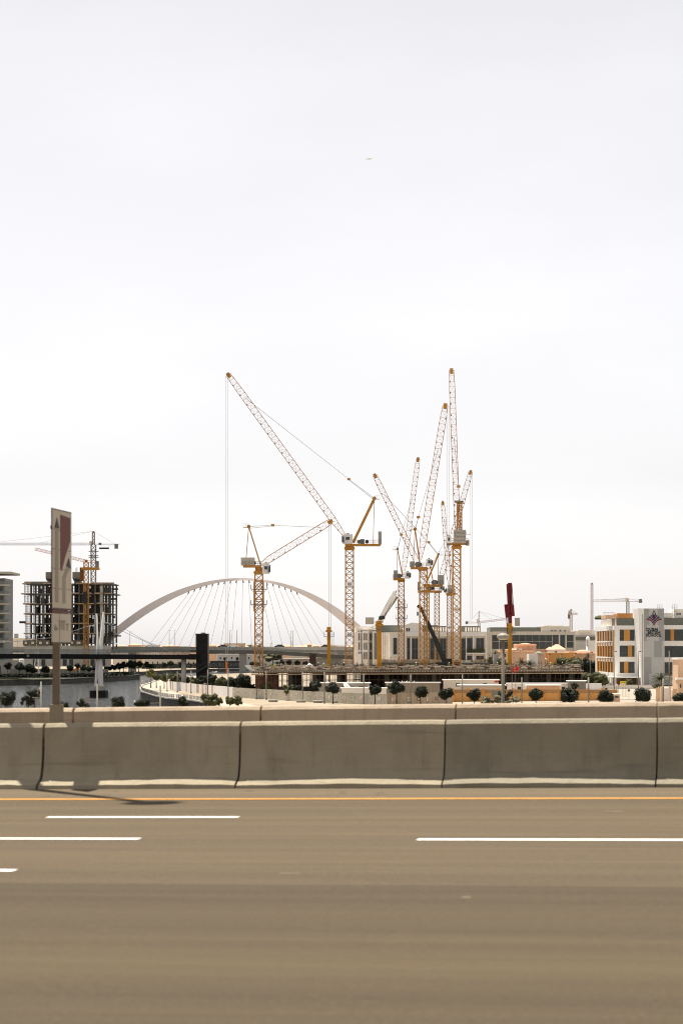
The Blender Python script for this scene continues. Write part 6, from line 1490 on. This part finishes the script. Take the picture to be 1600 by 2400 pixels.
# red flags
for i, (x, fx0, fx1, fy) in enumerate(((1199,1198,1205,1559),(1207.5,1207,1215,1555))):
    dd = 540; bb = GP(x,dd); tp = P(x,fy-2,dd); t = thing('red_flag', ('left','right')[i]+' one of the two limp red flags before the podium', 'flag', bb, 'red flags')
    part(t, 'pole', M().tube(bb, tp, .06, .045, 8), pole_grey)
    m = M(); n = 7
    for k in range(n+1):
        f_ = k/n
        for q in range(5):
            g_ = q/4; X = fx0+(fx1-fx0)*f_*(1-.35*g_)+1.0*math.sin(g_*3+k); Y = fy+f_*9+g_*(14-2*f_)
            p = P(X,Y,dd)+Vector((0,.18*math.sin(k*1.4+q),0)); m.v.append(tuple(p))
    for k in range(n):
        for q in range(4): m.f.append((k*5+q,k*5+q+1,(k+1)*5+q+1,(k+1)*5+q))
    part(t, 'cloth', m, flag_red, True)
# road signs at the school gate
dd = 610; bb = GP(1461,dd)
t = thing('warning_sign', 'yellow rectangular warning sign with triangle and speed roundel at the school gate', 'road sign', bb)
for x in (1458.5,1465.5): part(t, 'post', M().tube(GP(x,dd), P(x,1597,dd), .06, None, 8), pole_grey)
yb_ = part(t, 'yellow_panel', M().fb(dd, 1452, 1596.5, 1466, 1602, -.14, -.08), sign_yellow); part(t, 'white_panel', M().fb(dd, 1452, 1602.2, 1466, 1609.5, -.14, -.08), white_paint)
for k in range(5): part(yb_, 'lettering', M().fb(dd, 1453.5+k*2.4, 1598.6, 1455+k*2.4, 1599.8, -.16, -.15), black)
c = P(1455.5,1608.6,dd)+Vector((0,-.16,0)); part(t, 'triangle', M().slab([c+Vector((-.36,0,0)), c+Vector((.36,0,0)), c+Vector((0,0,.62))], .01, (0,-1,0)), sign_yellow)
c = P(1462.5,1605.8,dd)+Vector((0,-.15,0)); r_ = part(t, 'roundel', M().tube(c, c+Vector((0,-.02,0)), .33, None, 18), brand_red); part(r_, 'roundel_face', M().tube(c+Vector((0,-.02,0)), c+Vector((0,-.03,0)), .24, None, 18), white_paint)
for (nm,lab,x,y,dd,shape) in (('round_sign','grey back of a round road sign on a post before the gate',1472.5,1618,585,'o'),('triangle_sign','grey back of a triangular give-way sign on a post',1489,1617,585,'v'),('no_entry_sign','small dark red round sign left of the yellow warning sign',1448,1601,615,'r'),('round_sign','small white round sign stacked on a slim post by the lamp',1443,1605,617,'w')):
    bb = GP(x,dd); tp = P(x,y,dd); t = thing(nm, lab, 'road sign', bb); part(t, 'post', M().tube(bb, tp, .045, None, 8), pole_grey)
    k = mpx(dd)
    if shape == 'v': part(t, 'face', M().slab([tp+Vector((-.38,0,.32)), tp+Vector((.38,0,.32)), tp+Vector((0,0,-.35))], .04, (0,-1,0)), grey_steel)
    else: part(t, 'face', M().tube(tp+Vector((0,-.05,0)), tp+Vector((0,-.09,0)), .34, None, 18), {'o':grey_steel,'r':logo_red,'w':cream_lt}[shape])
# school frontage wall, gate walls, right-edge villa
b = GP(1480,655); t = thing('school_frontage_wall', 'low pale wall in front of the school entrance', 'wall', b)
for k in range(7): part(t, 'wall_panel', M().fb(650, 1421+k*17, 1606, 1437.7+k*17, 1618, 0, .3), cream_lt)
part(t, 'coping', M().fb(650, 1421, 1605, 1540, 1606.1, -.1, .4), conc_pale)
solo('kerb', M().bx(45,560,G+.03,115,560.4,G+.16), conc_pale, kind='structure'); solo('kerb', M().bx(45,585,G+.03,115,585.4,G+.16), conc_pale, kind='structure')
b = GP(1590,575); t = thing('peach_gate_villa', 'peach villa with white copings cut off by the right edge behind the palms', 'house', b)
part(t, 'wall', M().fb(580, 1588, 1545, 1680, 1660, 0, 10), peach_lt); part(t, 'wall', M().fb(575, 1585, 1592, 1680, 1660, -1, 2), peach_lt); part(t, 'coping', M().fb(580, 1586, 1542, 1680, 1546, -.3, 10), cream_lt); part(t, 'coping', M().fb(575, 1583.5, 1589, 1680, 1593, -1.3, 2), cream_lt)
part(t, 'yard_wall', M().fb(570, 1536, 1612, 1548, 1655, 0, .4), peach_lt); part(t, 'yard_wall', M().fb(572, 1553, 1613, 1566, 1655, 0, .4), cream_lt); part(t, 'yard_wall', M().fb(568, 1576, 1614, 1586, 1655, 0, .4), peach_lt)
for x in (1546.5,1567,1587): part(t, 'gate_pier', M().fb(567, x, 1609, x+4, 1655, -.3, .4), peach_lt)
for k in range(4): part(t, 'gate_bar', M().fb(571, 1569.5+k*1.6, 1618, 1570+k*1.6, 1655, 0, .05), dark_steel)
win(t, 575, 1590, 1603, 1594, 1612, -1.1, fr=.5)
tree('flowering shrub on the gate wall left of the palms', 1537, 1607, 8, 572, leaf_olive, 'loose', name='shrub', cat='shrub', sq=.7); tree('dark hedge shrub at the bottom right corner', 1604, 1634, 13, 520, leaf_dark, 'big', name='shrub', cat='shrub', sq=.8)
# white pick-up truck and parked car by the gate
car('white_van', 'white van parked between the container shed and the leafy trees', 1386, 1622, 612, 4.8, car_white, True)
car('car', 'white car parked behind the van left of the low school wall', 1407, 1618, 640, 4.4, car_white)
solo('gravel_heap', M().lathe(GP(1400,600), [(3.2,0),(2.5,.7),(1.2,1.5),(.2,1.9)], 14), white_paint, 'heap of pale sand before the leafy trees', 'sand heap', org=GP(1400,600))
# airliner high in the sky
dd = 5200; c = P(865,372,dd); t = thing('airliner', 'tiny white airliner high in the sky above the cranes', 'airplane', c)
a = Vector((1,-.15,.12)).normalized(); sd_ = Vector((.15,1,0)).normalized(); up = a.cross(sd_)
m = M(); pr_ = [(-8,.15,.6),(-6,.6,.2),(-2,.95,0),(4,.95,0),(6.5,.7,0),(8,.12,-.1)]
for (p,r0,z0),(q,r1,z1) in zip(pr_,pr_[1:]): m.tube(c+a*p+up*z0, c+a*q+up*z1, r0, r1, 10)
part(t, 'fuselage', m, white_paint, True)
for s_ in (-1,1):
    part(t, 'wing', M().slab([c+a*2, c-a*1.2, c-a*4+sd_*8.5*s_, c-a*2.8+sd_*8.5*s_], .22, up), white_paint); part(t, 'tailplane', M().slab([c-a*6, c-a*7.4, c-a*8.2+sd_*3*s_, c-a*7.4+sd_*3*s_], .14, up), white_paint)
    e = c+a*.6+sd_*3*s_-up*.7; part(t, 'engine', M().tube(e-a*1.2, e+a*1, .4, .5, 10), pole_grey)
part(t, 'fin', M().slab([c-a*5.6+up*.5, c-a*7.8+up*.6, c-a*8.6+up*3.2, c-a*7.6+up*3.2], .16, sd_), white_paint)
